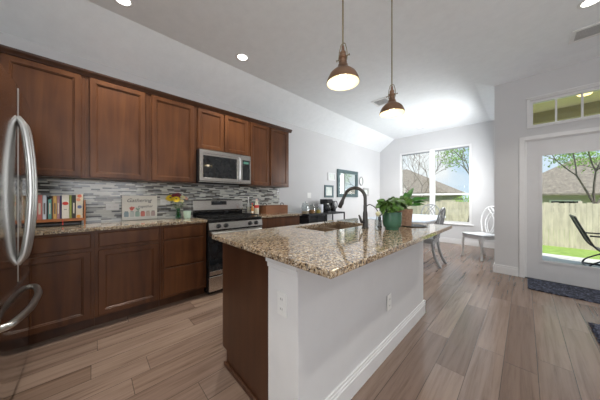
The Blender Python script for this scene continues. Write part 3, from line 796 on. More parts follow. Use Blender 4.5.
# ------------------------------------------------------------------ items on the left counter
CT = .9145
t = thing('book_rack', 'orange wooden countertop rack holding the row of cookbooks', 'rack', (-3.05, -.21, CT))
obj('shelf_board', B(-3.17, -2.97, -.46, -.061, .962, .974), M_orangew, t)
obj('front_rail', B(-2.969, -2.963, -.46, -.061, .958, .985), M_orangew, t)
for a in (-.4725, -.06): obj('side_panel', B(-3.17, -2.963, a, a+.012, CT, 1.155, .003), M_orangew, t)
t = thing('cookbook_case', 'flat black case lying under the book rack', 'case', (-3.07, -.25, CT))
obj('case_body', B(-3.16, -2.985, -.43, -.08, CT+.0005, .948, .004), M_blackm, t); obj('case_lid_line', B(-2.9849, -2.984, -.425, -.085, .932, .934), M_grey, t)
books = [(-.455, .036, .235, (.50, .12, .08), 'red and orange cookbook, first from the refrigerator'),
 (-.418, .034, .22, (.30, .12, .28), 'plum cookbook second from the refrigerator'),
 (-.3835, .030, .225, (.10, .16, .22), 'dark slate cookbook beside the red-blue striped one'),
 (-.3525, .031, .228, (.58, .20, .18), 'faded red cookbook with pale lettering beside a pale blue one'),
 (-.3205, .023, .226, (.62, .68, .76), 'pale blue-white slim book left of a dark one'),
 (-.2965, .008, .21, (.03, .03, .03), 'very thin black booklet between pale blue and teal books'),
 (-.2875, .021, .19, (.13, .36, .33), 'short teal cookbook, lowest spine of the row'),
 (-.2655, .007, .22, (.20, .09, .05), 'very thin brown booklet right of the teal book'),
 (-.2575, .022, .222, (.68, .43, .14), 'golden yellow cookbook between teal and mauve spines'),
 (-.2345, .018, .22, (.42, .24, .28), 'dusty mauve cookbook right of the yellow one'),
 (-.2155, .010, .224, (.04, .04, .12), 'thin navy book left of the thick white one'),
 (-.2045, .047, .232, (.82, .79, .70), 'thick white cookbook with a red oval emblem'),
 (-.1565, .016, .228, (.28, .33, .07), 'olive green cookbook right of the thick white one'),
 (-.1395, .025, .23, (.035, .035, .03), 'black cookbook next to the colourful rightmost one'),
 (-.1135, .050, .236, (.78, .70, .55), 'cream cookbook with orange and blue pattern at the right rack end')]
for y, w, h, c, lab in books:
    t = thing('cookbook', lab, 'book', (-3.05, y, .974), 0, 'cookbooks in the wooden rack')
    w -= .001; x0, x1 = -3.155, -2.985
    bm = BM(); box(bm, x1-.003, x1, y, y+w, .9745, .9745+h, .001); cv = obj('spine', bm, flat('book_spine', c), t)
    bm = BM(); tt = min(.0022, w*.2); box(bm, x0, x1-.0032, y, y+tt, .9745, .9745+h); box(bm, x0, x1-.0032, y+w-tt, y+w, .9745, .9745+h); obj('cover', bm, flat('book_cover', c), t)
    obj('pages', B(x0+.004, x1-.004, y+tt+.0002, y+w-tt-.0002, .977, .9745+h-.004), M_paper, t)
    if w > .04 and c[0] > .8:
        em = LT([(1, 0), (1, .0008)], (0, 0, 0), 24); em.transform(Matrix.Translation((x1+.0003, y+w/2, 1.125)) @ Matrix.Rotation(PI/2, 4, 'Y') @ Matrix.Diagonal((.016, .020, 1, 1))); obj('emblem', em, M_red, cv)
        obj('title_lines', B(x1+.0003, x1+.0008, y+.014, y+.032, 1.065, 1.072), M_grey, cv)
        obj('bookmark', box(BM(), -2.9615, -2.9605, y+.004, y+.012, .925, .975), M_red, t)
    elif w > .04:
        for k, (zz, cc) in enumerate(((.99, (.85, .4, .06)), (1.08, (.12, .17, .32)), (1.15, (.8, .35, .2)), (1.185, (.75, .2, .12)))):
            em = LT([(1, 0), (1, .0008)], (0, 0, 0), 12); em.transform(Matrix.Translation((x1+.0003, y+.018+.007*(k % 2), zz+.01)) @ Matrix.Rotation(PI/2, 4, 'Y') @ Matrix.Diagonal((.016, .015, 1, 1))); obj('spine_motif', em, flat('motif', cc), cv)
    elif w > .016:
        obj('spine_title', B(x1+.0002, x1+.0006, y+w*.3, y+w*.7, 1.03, 1.13), flat('title', (.75, .7, .6) if sum(c) < 1.1 else (.12, .1, .1)), cv)

def text(body, size, mat, parent, mtx, shear=0.0, name='lettering', ext=.0004):
    cu = bpy.data.curves.new(name, 'FONT'); cu.body = body; cu.size = size; cu.shear = shear; cu.extrude = ext; cu.align_x = 'CENTER'; cu.resolution_u = 3
    cu.materials.append(mat); cu.offset = 0
    tmp = bpy.data.objects.new(name, cu); COL.objects.link(tmp); bpy.context.view_layer.update()
    me = bpy.data.meshes.new_from_object(tmp.evaluated_get(bpy.context.evaluated_depsgraph_get())); bpy.data.objects.remove(tmp)
    o = bpy.data.objects.new(name, me); COL.objects.link(o); o.parent = parent
    o.matrix_basis = WM[parent.name].inverted() @ mtx if parent.name in WM else mtx
    WM[o.name] = Matrix.Identity(4)
    return o
# text facing +X on a plane X = const : local x -> +Y, local y -> +Z, local z -> +X
def faceX(x, y, z): return Matrix(((0, 0, 1, x), (1, 0, 0, y), (0, 1, 0, z), (0, 0, 0, 1)))

t = thing('kitchen_sign', 'cream board sign with script lettering above six painted jars', 'sign', (-3.215, .415, CT))
sgx = -3.205
obj('board', B(-3.228, sgx, .245, .588, CT+.001, 1.205, .002), M_board, t)
text('Gathering', .060, M_ink, t, faceX(sgx+.0012, .405, 1.128), .35)
text('together', .042, M_ink, t, faceX(sgx+.0012, .465, 1.062), .35)
jc = [(.30, .40, .44), (.62, .64, .58), (.36, .50, .42), (.72, .22, .17), (.62, .52, .44), (.50, .38, .36)]
for k, c in enumerate(jc):
    yc = .285+k*.052
    bm = BM(); prism(bm, [(a, b) for a, b in rrect(yc-.021, yc+.021, .955, 1.012, .008, 3)], sgx+.0004, sgx+.0016, 0)
    jr = obj('painted_jar', bm, flat('jar_paint', c), t)
    obj('jar_band', B(sgx+.0004, sgx+.0018, yc-.015, yc+.015, 1.0125, 1.020), flat('jar_lid', [q*.55 for q in c]), jr)
bm = BM()
for a_, b_, r_ in ((.335, 1.045, .018), (.322, 1.058, .010), (.352, 1.060, .011), (.335, 1.068, .008)):
    prism(bm, [(a_+r_*math.cos(q*PI/4), b_+r_*math.sin(q*PI/4)) for q in range(8)], sgx+.0004, sgx+.0016, 0)
obj('painted_flower', bm, flat('coral_paint', (.75, .16, .12)), t)
bm = BM()
for a_, b_, r_ in ((.39, 1.04, .012), (.405, 1.048, .010), (.38, 1.052, .009), (.398, 1.03, .009)):
    prism(bm, [(a_+r_*math.cos(q*PI/4), b_+r_*math.sin(q*PI/4)) for q in range(8)], sgx+.0004, sgx+.0016, 0)
obj('painted_leaves', bm, flat('sage_paint', (.30, .42, .33)), t)

t = thing('flower_vase', 'small glass vase with yellow and dark red flowers near the range', 'vase', (-3.06, .79, CT))
obj('vase', LT([(.024, 0), (.030, .008), (.032, .05), (.024, .10), (.026, .13), (.024, .13), (.022, .10), (.029, .05), (.02, .012)], n=18), M_greeng, t, local=True, smooth=True)
rnd = random.Random(3); sb = BM(); fl = []
spots = [(-.01, -.085, .26, 'y', .058), (.045, -.035, .245, 'y', .052), (0, .0, .30, 'r', .042), (.03, .045, .27, 'w', .036), (0, .085, .26, 'p', .034), (-.04, .03, .285, 'r', .036), (.05, .03, .225, 'w', .03), (0, -.05, .29, 'r', .034)]
for x_, y_, z_, k_, r_ in spots:
    tube(sb, smoothpts([(0, 0, .02), (x_*.3, y_*.3, .13), (x_, y_, z_)], 4), .002, 5)
for k in range(26):
    a = rnd.uniform(0, 2*PI); leaf(sb, (math.cos(a)*.03, math.sin(a)*.03, rnd.uniform(.14, .22)), (math.cos(a), math.sin(a), rnd.uniform(-.3, .6)), (0, 0, 1), rnd.uniform(.04, .07), .011)
obj('stems_and_leaves', sb, M_leafD, t, local=True)
fm = {'y': flat('yellow_petals', (.85, .62, .03)), 'r': flat('dark_red_petals', (.22, .02, .04)), 'w': flat('cream_petals', (.75, .70, .45)), 'p': flat('peach_petals', (.75, .38, .28))}
for x_, y_, z_, k_, r_ in spots:
    bm = BM(); c = Vector((x_, y_, z_)); n_ = Vector((.7, y_*3, .6)).normalized(); u_ = n_.orthogonal().normalized(); v_ = n_.cross(u_)
    for ring, (q, lift) in enumerate(((1, 0), (.72, .006), (.45, .010))):
        m_ = 14-3*ring
        for i in range(m_):
            a = 2*PI*i/m_+ring*.2; d_ = math.cos(a)*u_+math.sin(a)*v_; s_ = n_.cross(d_); w_ = r_*q*.24; b_ = c+n_*lift
            vs = [b_+d_*.004, b_+d_*r_*q*.6+s_*w_+n_*.004, b_+d_*r_*q+n_*.002, b_+d_*r_*q*.6-s_*w_+n_*.004]
            bm.faces.new([bm.verts.new(p) for p in vs])
    h = obj('blossom', bm, fm[k_], t, local=True)
    cb = BM(); bmesh.ops.create_icosphere(cb, subdivisions=1, radius=r_*.22, matrix=Matrix.Translation(c+n_*.010)); obj('blossom_centre', cb, M_bark if k_ != 'w' else fm['y'], h, local=True)
single('mint_pot', LT([(.030, CT), (.036, CT+.004), (.043, CT+.05), (.047, CT+.098), (.043, CT+.098), (.038, CT+.05), (.028, CT+.012), (0, CT+.01)], (-2.96, .865, 0), 24, False), M_mint, 'small mint green ceramic pot beside the flower vase', 'pot', smooth=True)

# bottles and jars right of the range
def bottle(label, x, y, prof, mats, bands, cat='bottle', name='bottle'):
    t = thing(name, label, cat, (x, y, CT)); obj('body', LT(prof, n=18), mats[0], t, local=True, smooth=True)
    r, z0, z1 = bands[0]; obj('cap', LT([(r, z0), (r, z1)], n=16), mats[1], t, local=True)
    for (r, z0, z1), m_ in zip(bands[1:], mats[2:]): obj('wrapper', LT([(r, z0), (r, z1)], n=18, cap=False), m_, t, local=True, smooth=True)
    return t
M_amber = flat('amber_oil', (.45, .20, .05), .15); M_creamb = flat('cream_label', (.75, .72, .58)); M_whiteb = flat('white_bottle', (.8, .8, .78), .3)
bottle('tall slim white bottle standing just right of the range', -3.06, 1.80, [(.018, 0), (.020, .004), (.020, .15), (.009, .19), (.008, .255)], [M_whiteb, M_whiteb, M_creamb], [(.011, .2555, .28), (.0206, .05, .12)])
bottle('amber oil bottle between the range and the white bottle', -2.93, 1.792, [(.019, 0), (.021, .004), (.021, .10), (.010, .135), (.009, .165)], [M_amber, M_red, M_creamb], [(.011, .1655, .185), (.0216, .03, .06)])
bottle('orange spice jar with a pale lid beside the red-banded bottle', -2.99, 1.835, [(.018, 0), (.019, .004), (.019, .09), (.016, .10)], [flat('orange_spice', (.55, .22, .06), .3), M_creamb], [(.019, .1005, .125)], 'jar', 'spice_jar')
bottle('cream bottle with a broad red band left of the wooden crate', -2.97, 1.895, [(.033, 0), (.036, .005), (.036, .13), (.022, .18), (.016, .215)], [M_creamb, flat('pale_pink_cap', (.72, .55, .5)), M_red], [(.018, .2155, .25), (.0367, .105, .15)])
bottle('brown spice jar standing behind the cream bottle', -3.10, 1.93, [(.022, 0), (.023, .004), (.023, .11), (.018, .12)], [flat('brown_spice', (.20, .09, .04), .3), M_blackm], [(.022, .1205, .15)], 'jar', 'spice_jar')
t = thing('wooden_crate', 'brown wooden crate with wire loop handles on the counter by the wall end', 'crate', (-3.02, 2.27, CT))
x0, x1, a0, a1, z0, z1 = -3.13, -2.91, 2.04, 2.50, CT+.0005, 1.052
bm = BM(); box(bm, x0, x1, a0, a1, z0, z0+.01); obj('bottom', bm, M_cratew, t)
obj('side', B(x1-.01, x1, a0, a1, z0+.0105, z1, .002), M_cratew, t); obj('side', B(x0, x0+.01, a0, a1, z0+.0105, z1, .002), M_cratew, t)
obj('end_board', B(x0+.0105, x1-.0105, a0, a0+.01, z0+.0105, z1), M_cratew, t); obj('end_board', B(x0+.0105, x1-.0105, a1-.01, a1, z0+.0105, z1), M_cratew, t)
for a in (a0+.045, a1-.045):
    obj('handle', TB(arc(((x0+x1)/2, a, z1+.002), .036, 0, PI, 12, (0, 1, 0), (0, 0, 1)), .0065, 6), M_iron, t, smooth=True)

# ------------------------------------------------------------------ black rack against the wall with coffee things
t = thing('metal_rack', 'black metal shelf rack against the white wall behind the island', 'rack', (-3.03, 3.6, 0))
rx0, rx1, ry0, ry1, rz = -3.225, -2.87, 3.0, 4.2, .862
for nm_, z in (('shelf', rz), ('shelf', .58), ('shelf', .25)):
    bm = BM(); box(bm, rx0, rx1, ry0, ry1, z-.032, z)
    obj(nm_, bm, M_blk_metal, t)
for x in (rx0, rx1-.022):
    for y in (ry0, 3.53, ry1-.022): obj('post', B(x-.001, x+.023, y-.001, y+.023, 0, rz-.0321), M_blk_metal, t)
bm = BM()
for k in range(19):
    y = ry0+.04+k*.029; tube(bm, [(rx1-.008, y, .585), (rx1-.008, y, rz-.032)], .0025, 5)
for z in (.66, .74): tube(bm, [(rx1-.008, ry0+.02, z), (rx1-.008, 3.54, z)], .003, 5)
obj('wire_front', bm, M_blk_metal, t)
for ya, yb in ((ry0+.03, 3.255), (3.275, 3.52)):
    obj('basket', panel([(0, 0), (0, .006), (.012, .006), (.014, .003)], ya, yb, .655, .815, rx1-.03, 1, 0), M_blk_metal, t)
    obj('basket', B(rx0+.05, rx1-.031, ya, yb, .655, .815), M_blk_metal, t)
RZ = rz+.0005
def jar(label, x, y, r, h, glassm, inner, lidm, name='glass_jar', fill=.5):
    t = thing(name, label, 'jar', (x, y, RZ)); obj('glass', LT([(r*.9, 0), (r, .006), (r, h*.8), (r*.75, h*.95), (r*.75, h)], n=20), glassm, t, local=True, smooth=True)
    obj('contents', LT([(r*.85, .004), (r*.9, .01), (r*.9, h*fill)], n=18), inner, t, local=True)
    l = obj('lid', LT([(r*.8, h+.0005), (r*.8, h+.015), (r*.3, h+.02)], n=18), lidm, t, local=True)
    k = BM(); bmesh.ops.create_icosphere(k, subdivisions=2, radius=r*.22, matrix=Matrix.Translation((0, 0, h+.03))); obj('knob', k, lidm, l, local=True, smooth=True)
    return t
jar('large clear glass jar with dark lid knob at the left end of the rack', -3.03, 3.06, .075, .20, M_clear, flat('jar_grains', (.55, .42, .28)), M_clear, fill=.25)
jar('clear glass jar with amber contents beside the large jar', -3.02, 3.25, .07, .16, M_clear, flat('amber_sweets', (.60, .30, .12)), M_clear, fill=.45)
jar('low clear glass jar with yellow contents near the white canister', -2.98, 3.40, .055, .11, M_clear, flat('yellow_sweets', (.60, .45, .12)), M_clear, fill=.6)
single('white_canister', LT([(.045, RZ), (.05, RZ+.005), (.05, RZ+.17), (.045, RZ+.18)], (-3.03, 3.54, 0), 20), flat('canister_white', (.72, .74, .82), .3), 'pale canister standing just left of the coffee maker', 'canister', smooth=True)
t = thing('coffee_maker', 'black drip coffee maker on the rack left of the kettle', 'coffee maker', (-3.03, 3.71, RZ))
obj('base', B(-3.13, -2.90, 3.62, 3.80, RZ, RZ+.03, .006), M_blackm, t); obj('column', B(-3.13, -3.06, 3.63, 3.79, RZ+.0305, RZ+.20, .006), M_blackm, t)
obj('brew_head', B(-3.13, -2.92, 3.62, 3.80, RZ+.2005, RZ+.29, .01, 2), M_black, t)
ca = obj('carafe', LT([(.045, RZ+.0305), (.062, RZ+.06), (.064, RZ+.12), (.045, RZ+.165), (.047, RZ+.175)], (-2.985, 3.71, 0), 20), M_dglass, t, smooth=True)
obj('carafe_handle', TB([(-2.925, 3.715, RZ+.15), (-2.885, 3.72, RZ+.145), (-2.88, 3.72, RZ+.09), (-2.92, 3.715, RZ+.07)], .007, 6), M_blackm, ca)
t = thing('electric_kettle', 'black kettle with a big loop handle at the right of the coffee maker', 'kettle', (-3.02, 3.92, RZ))
obj('base', LT([(.085, 0), (.085, .018), (.07, .022)], n=24), M_blackm, t, local=True)
obj('body', LT([(.075, .0225), (.085, .05), (.08, .15), (.062, .235), (.058, .25), (.02, .258)], n=28), M_black, t, local=True, smooth=True)
obj('lid_knob', LT([(.012, .2585), (.014, .275), (.006, .28)], n=12), M_blackm, t, local=True)
obj('handle', TB(smoothpts([(.02, .06, .235), (.025, .12, .24), (.028, .145, .18), (.025, .13, .10), (.02, .078, .07)], 4), .011, 8), M_blackm, t, local=True, smooth=True)
obj('spout', TB([(-.0, -.06, .15), (-.0, -.10, .20), (-.0, -.115, .215)], [.022, .014, .010], 10), M_black, t, local=True, smooth=True)
t = thing('snack_bowl', 'yellow-brown bowl on the open right shelf of the black rack', 'bowl', (-3.02, 3.93, .5805))
obj('bowl', LT([(.05, 0), (.08, .02), (.105, .08), (.10, .08), (.076, .025), (0, .015)], n=24, cap=False), flat('mustard_bowl', (.50, .36, .12), .4), t, local=True, smooth=True)
bottle_ = single('folded_towels', B(-3.15, -2.92, 3.10, 3.42, .5805, .64, .012, 2), flat('towel_white', (.62, .64, .68), .9), 'pale folded towels on the rack shelf behind the wire front', 'towels')

# ------------------------------------------------------------------ frames on the wall
def pframe(name, label, cat, y0, y1, z0, z1, w, d, fm_, inner, mat_in=None):
    t = thing(name, label, cat, (WX, (y0+y1)/2, z0)); bm = BM()
    frame4(bm, y0, y1, z0, z1, w, WX+.001, WX+d, 0)
    frame4(bm, y0+w*.7, y1-w*.7, z0+w*.7, z1-w*.7, w*.3+.002, WX+.001, WX+d*.6, 0)
    obj('frame', bm, fm_, t)
    obj('mirror_glass' if cat == 'mirror' else 'picture', B(WX+.001, WX+d*.4, y0+w, y1-w, z0+w, z1-w), inner, t)
    return t
pframe('wall_mirror', 'large dark teal framed mirror on the white wall behind the faucet', 'mirror', 4.42, 5.36, 1.20, 1.905, .085, .04, M_teal, M_mirror)
pframe('picture_frame', 'small square white framed picture left of the large mirror', 'picture', 4.06, 4.34, 1.60, 1.79, .03, .02, M_white, M_art)
pframe('picture_frame', 'small upright dark framed picture above the kettle', 'picture', 3.93, 4.26, 1.19, 1.485, .045, .025, M_teal, M_art)
pframe('picture_frame', 'small dark framed picture right of the mirror, under the oval one', 'picture', 5.68, 5.98, 1.24, 1.47, .045, .025, M_silv, M_art)
t = thing('oval_frame', 'small oval silver framed picture right of the large mirror', 'picture', (WX, 5.57, 1.66))
bm = TB([(WX+.014, 5.57+.085*math.cos(a), 1.66+.115*math.sin(a)) for a in [2*PI*i/28 for i in range(28)]], .018, 8, closed=True)
obj('frame', bm, M_silv, t, smooth=True)
obj('picture', PR([(5.57+.08*math.cos(a), 1.66+.11*math.sin(a)) for a in [2*PI*i/28 for i in range(28)]], WX+.001, WX+.01, 0), M_art, t)

# ------------------------------------------------------------------ dining table and chairs
t = thing('dining_table', 'pale blue-grey topped dining table below the nook window', 'table', (-1.78, 5.0, 0))
tp = [(x, y) for x, y in rrect(-.55, .55, -1.02, 1.02, .30, 8)]
bm = PR(tp, .735, .76); obj('tabletop', bm, M_ctable, t, local=True)
bm = PR([(x*.82, y*.86) for x, y in tp], .67, .7345); obj('apron', bm, M_white, t, local=True)
for sx_ in (-1, 1):
    for sy_ in (-1, 1):
        obj('leg', LT([(.03, 0), (.022, .04), (.035, .12), (.028, .3), (.042, .52), (.04, .6695)], (sx_*.36, sy_*.78, 0), 14), M_white, t, local=True, smooth=True)
def make_chair(label, fm_, sm, loc, rotz):
    t = thing('dining_chair', label, 'chair', loc, rotz)
    seat = [(-.20, -.20), (.20, -.20), (.235, .10), (.225, .20), (.12, .225), (-.12, .225), (-.225, .20), (-.235, .10)]
    bm = PR(seat, .44, .475); bmesh.ops.bevel(bm, geom=[e for e in bm.edges if abs(e.verts[0].co.z-e.verts[1].co.z) < .001], offset=.008, segments=2, affect='EDGES')
    obj('seat', bm, sm, t, local=True)
    obj('seat_rail', PR([(x*.92, y*.92) for x, y in seat], .385, .4395), fm_, t, local=True)
    for s in (-1, 1):
        pts = smoothpts([(s*.195, .18, .384), (s*.205, .195, .28), (s*.20, .185, .12), (s*.215, .205, 0)], 4)
        obj('leg', TB(pts, [.028, .027, .026, .024, .023, .022, .021, .02, .018, .018, .018, .019, .02][:len(pts)], 8), fm_, t, local=True, smooth=True)
        pts = smoothpts([(s*.17, -.17, .384), (s*.172, -.19, .25), (s*.18, -.24, .10), (s*.19, -.30, 0)], 4)
        obj('leg', TB(pts, [.024]*len(pts), 8), fm_, t, local=True, smooth=True)
    # oval open back with interlaced loops, leaning back
    def bk(a, b): return (a, -.185-(b-.44)*.20, b)
    rim = [bk(-.13, .44)]+[bk(q[0], q[1]) for q in [(-.165, .55), (-.205, .70), (-.20, .85), (-.14, .96), (-.06, 1.0), (0, 1.005), (.06, 1.0), (.14, .96), (.20, .85), (.205, .70), (.165, .55)]]+[bk(.13, .44)]
    obj('back_frame', TB(smoothpts(rim, 3), .014, 8), fm_, t, local=True, smooth=True)
    bm = BM()
    for s in (-1, 1):
        tube(bm, smoothpts([bk(s*.03, .45), bk(s*.10, .60), bk(s*.115, .74), bk(s*.05, .88), bk(-s*.05, .985)], 4), .010, 6)
        tube(bm, smoothpts([bk(s*.02, .45), bk(-s*.05, .58), bk(-s*.06, .72), bk(s*.0, .84), bk(s*.10, .965)], 4), .009, 6)
    obj('back_splat', bm, fm_, t, local=True, smooth=True)
    return t
make_chair('grey dining chair with openwork back pushed to the table, nearest the island', M_grey, M_grey, (-1.27, 4.38, 0), PI/2)
make_chair('white dining chair with pale seat standing against the wall beside the window', M_white, M_seatg, (-.60, 5.52, 0), 2.50)
make_chair('pale dining chair at the far table end, half hidden by plant leaves', M_grey, M_seatg, (-1.72, 6.17, 0), PI)

# ------------------------------------------------------------------ rugs
bm = PR(rrect(.03, .92, 4.06, 4.585, .05, 4), .0005, .014)
single('door_mat', bm, M_rug, 'dark mottled blue-black door mat in front of the garden door', 'mat')
bm = BM(); rnd = random.Random(5); pts = []
for a, b in rrect(.44, 1.5, 2.6, 3.36, .05, 4): pts.append((a, b))
prism(bm, pts, .0005, .012)
for k in range(500):
    s = rnd.random(); p = (.44, 2.6+.76*s) if k % 2 else (.44+1.06*s, 3.36)
    q = (p[0]-rnd.uniform(.005, .03), p[1]+rnd.uniform(-.01, .01)) if k % 2 else (p[0]+rnd.uniform(-.01, .01), p[1]+rnd.uniform(.005, .03))
    tube(bm, [(p[0], p[1], .006), (q[0], q[1], rnd.uniform(.002, .012))], .0025, 4)
single('shag_rug', bm, M_rug, 'corner of a dark shaggy rug at the right photo edge', 'rug')

# ------------------------------------------------------------------ ceiling fixtures
def recessed(x, y, label, energy=10):
    t = thing('recessed_light', label, 'light', (x, y, CZ))
    obj('trim_ring', LT([(.058, -.0012), (.060, -.006), (.082, -.0055), (.086, -.0006)], n=32, cap=False), M_trim, t, local=True, smooth=True)
    obj('lens', LT([(.058, -.003), (.058, -.0008)], n=28), M_led, t, local=True)
    lamp('downlight', 'AREA', (0, 0, -.02), energy, (1, .95, .86), (0, 0, -1), .11, parent=t).data.spread = 2.0
    return t
recessed(-2.56, .20, 'round recessed ceiling light at the top edge, nearest the refrigerator')
recessed(-2.53, 1.40, 'round recessed ceiling light above the microwave')
recessed(-1.84, 6.05, 'small-looking recessed ceiling light near the nook window wall')
recessed(.43, 3.33, 'recessed ceiling light at the top right beside the long vent')
for x, y in ((.4, .2), (.4, -2), (2, 1.2), (-.9, -2)):
    recessed(x, y, 'recessed ceiling light behind the camera')['group'] = 'recessed lights behind the camera'
def vent(x0, x1, y0, y1, label, n):
    t = thing('ceiling_vent', label, 'vent', ((x0+x1)/2, (y0+y1)/2, CZ)); bm = BM()
    ringprism(bm, (x0, x1, y0, y1), (x0+.035, x1-.035, y0+.035, y1-.035), CZ-.012, CZ-.0006)
    obj('frame', bm, M_vent, t)
    obj('backing', B(x0+.03, x1-.03, y0+.03, y1-.03, CZ-.004, CZ-.0008), M_ventd, t)
    for k in range(n):
        yy = y0+.045+(y1-y0-.09)*k/(n-1)
        bm = PR([(yy-.007, CZ-.009), (yy+.004, CZ-.0045), (yy+.008, CZ-.0045), (yy-.003, CZ-.010)], x0+.035, x1-.035, 0)
        obj('slat', bm, M_vent, t)
    return t
vent(.36, .95, 3.78, 4.06, 'long louvred ceiling vent above the garden door at top right', 8)
vent(-2.02, -1.72, 3.80, 4.10, 'square ceiling vent seen behind the farther pendant lamp', 8)

def pendant(label, x, y, z):
    t = thing('pendant_lamp', label, 'lamp', (x, y, z))
    h = CZ-z
    obj('ceiling_canopy', LT([(.06, h-.025), (.065, h-.02), (.065, h-.0006)], n=24), M_bronze, t, local=True, smooth=True)
    obj('rod', LT([(.0055, .236), (.0055, h-.025)], n=10), M_bronze, t, local=True, smooth=True)
    sh = obj('shade', LT([(.101, 0), (.103, .003), (.100, .014), (.093, .036), (.080, .058), (.060, .077), (.042, .089), (.033, .10), (.030, .116), (.024, .122)], n=40, cap=False), M_copper, t, local=True, smooth=True)
    obj('shade_lining', LT([(.101, .0002), (.098, .003), (.096, .014), (.089, .034), (.076, .055), (.057, .073), (.04, .084), (.028, .096), (.0, .097)], n=40, cap=False), M_cream, sh, local=True, smooth=True)
    obj('socket_housing', LT([(.025, .1225), (.025, .136), (.021, .14), (.021, .152), (.026, .156), (.026, .168), (.019, .175), (.019, .195), (.011, .205), (.008, .235)], n=24), M_copper, t, local=True, smooth=True)
    for s in (-1, 1):
        y_ = TB([(s*.027, 0, .135), (s*.032, 0, .165), (s*.027, 0, .21), (s*.016, 0, .245), (0, 0, .255)], .003, 6)
        obj('yoke_arm', y_, M_bronze, t, local=True, smooth=True)
        obj('thumb_screw', TB([(s*.024, .0, .16), (s*.042, .0, .16), (s*.048, .0, .16)], [.003, .003, .007], 8), M_bronze, t, local=True)
    bl = obj('bulb', LT([(.004, .020), (.018, .025), (.025, .042), (.022, .058), (.013, .075), (.011, .0955)], n=20), M_bulb, t, local=True, smooth=True)
    lamp('bulb_light', 'POINT', (0, 0, .008), .5, (1, .86, .62), radius=.03, parent=t)
    return t
pendant('copper dome pendant lamp over the island, the nearer and left one', -.80, 1.148, 1.906)
pendant('copper dome pendant lamp over the island, the farther and right one', -.80, 1.88, 1.911)

# ------------------------------------------------------------------ patio chair
t = thing('patio_chair', 'dark sling patio chair outside the garden door', 'chair', (1.05, 6.35, -.05))
bm = BM()
for s in (-.27, .27):
    tube(bm, smoothpts([(-.44, s, .90), (-.33, s, .62), (-.20, s, .36), (.02, s, .30), (.28, s, .38)], 4), .014, 8)
    tube(bm, smoothpts([(-.30, s, .02), (.0, s, .015), (.25, s, .03), (.34, s, .16), (.28, s, .38), (.18, s, .56), (-.28, s, .58)], 4), .014, 8)
    tube(bm, smoothpts([(-.30, s, .02), (-.26, s, .10), (-.12, s, .2), (0.05, s, .30)], 3), .012, 8)
for p in ((-.44, .90), (.28, .38), (-.30, .02)): tube(bm, [(p[0], -.27, p[1]), (p[0], .27, p[1])], .012, 8)
obj('frame', bm, M_blk_metal, t, local=True, smooth=True)
bm = BM(); ctr = smoothpts([(-.43, 0, .885), (-.32, 0, .62), (-.19, 0, .365), (.02, 0, .305), (.27, 0, .38)], 4)
prev = None
for p in ctr:
    q = [bm.verts.new((p.x, yy, p.z+dz)) for yy, dz in ((-.255, .004), (.255, .004), (.255, -.003), (-.255, -.003))]
    if prev:
        for k in range(4): bm.faces.new((prev[k], prev[(k+1) % 4], q[(k+1) % 4], q[k]))
    else: bm.faces.new(q)
    prev = q
bm.faces.new(prev[::-1]); obj('sling', bm, M_sling, t, local=True)

# ------------------------------------------------------------------ fence
FYY = 14.0
t = thing('wood_fence', 'long weathered board fence across the yard', 'fence', (-3, FYY, -.9))
rnd = random.Random(2); bm = BM(); x = -13.0
while x < 9:
    w = .14; h = 1.86+rnd.uniform(-.02, .02); box(bm, x, x+w-.006, FYY, FYY+.018, -.88, -.88+h); x += w
obj('pickets', bm, M_fence, t)
bm = BM()
for z in (-.7, .05, .8): box(bm, -13, 9, FYY+.0185, FYY+.055, z-.045, z+.045)
obj('rails', bm, M_fence, t)
for k in range(10): obj('fence_post', B(-12.9+k*2.4, -12.8+k*2.4, FYY+.056, FYY+.15, -.95, 1.05), M_fence, t)

# ------------------------------------------------------------------ houses beyond the fence
def hip_roof(x0, x1, y0, y1, z0, h, ov=.5):
    bm = BM(); x0 -= ov; x1 += ov; y0 -= ov; y1 += ov; d = (y1-y0)/2
    if (x1-x0) < 2*d: d = (x1-x0)/2-.01
    yc = (y0+y1)/2; A = [(x0, y0), (x1, y0), (x1, y1), (x0, y1)]
    lo = [bm.verts.new((a, b, z0)) for a, b in A]; up = [bm.verts.new((a, b, z0+.12)) for a, b in A]
    r1 = bm.verts.new((x0+d, yc, z0+h)); r2 = bm.verts.new((x1-d, yc, z0+h))
    bm.faces.new(lo[::-1])
    for i in range(4): bm.faces.new((lo[i], lo[(i+1) % 4], up[(i+1) % 4], up[i]))
    bm.faces.new((up[0], up[1], r2, r1)); bm.faces.new((up[1], up[2], r2)); bm.faces.new((up[2], up[3], r1, r2)); bm.faces.new((up[3], up[0], r1))
    bmesh.ops.recalc_face_normals(bm, faces=bm.faces)
    return bm
def house(label, x0, x1, y0, y1, ez, h, wins):
    t = thing('house', label, 'house', ((x0+x1)/2, (y0+y1)/2, -.9))
    obj('walls', B(x0, x1, y0, y1, -.9, ez), M_siding, t)
    obj('roof', hip_roof(x0, x1, y0, y1, ez+.001, h), M_roof, t)
    for wx, wz, ww, wh in wins:
        f = obj('window', B(wx-ww/2, wx+ww/2, y0-.06, y0-.001, wz-wh/2, wz+wh/2), M_trim, t)
        obj('pane', B(wx-ww/2+.08, wx+ww/2-.08, y0-.07, y0-.0605, wz-wh/2+.08, wz+wh/2-.08), M_dglass, f)
    return t
house('tan house with a high grey-brown hip roof beyond the fence, seen through the nook window', -15.5, -5.0, 22, 31, 1.55, 3.0, [(-7.3, .75, 1.4, .9), (-10.5, .75, 1.4, .9)])
house('tan house with a grey-brown hip roof beyond the fence, seen through the garden door', -1.0, 8.6, 22, 29, 1.35, 2.7, [(1.8, .6, 1.3, .9), (5.0, .6, 1.3, .9)])

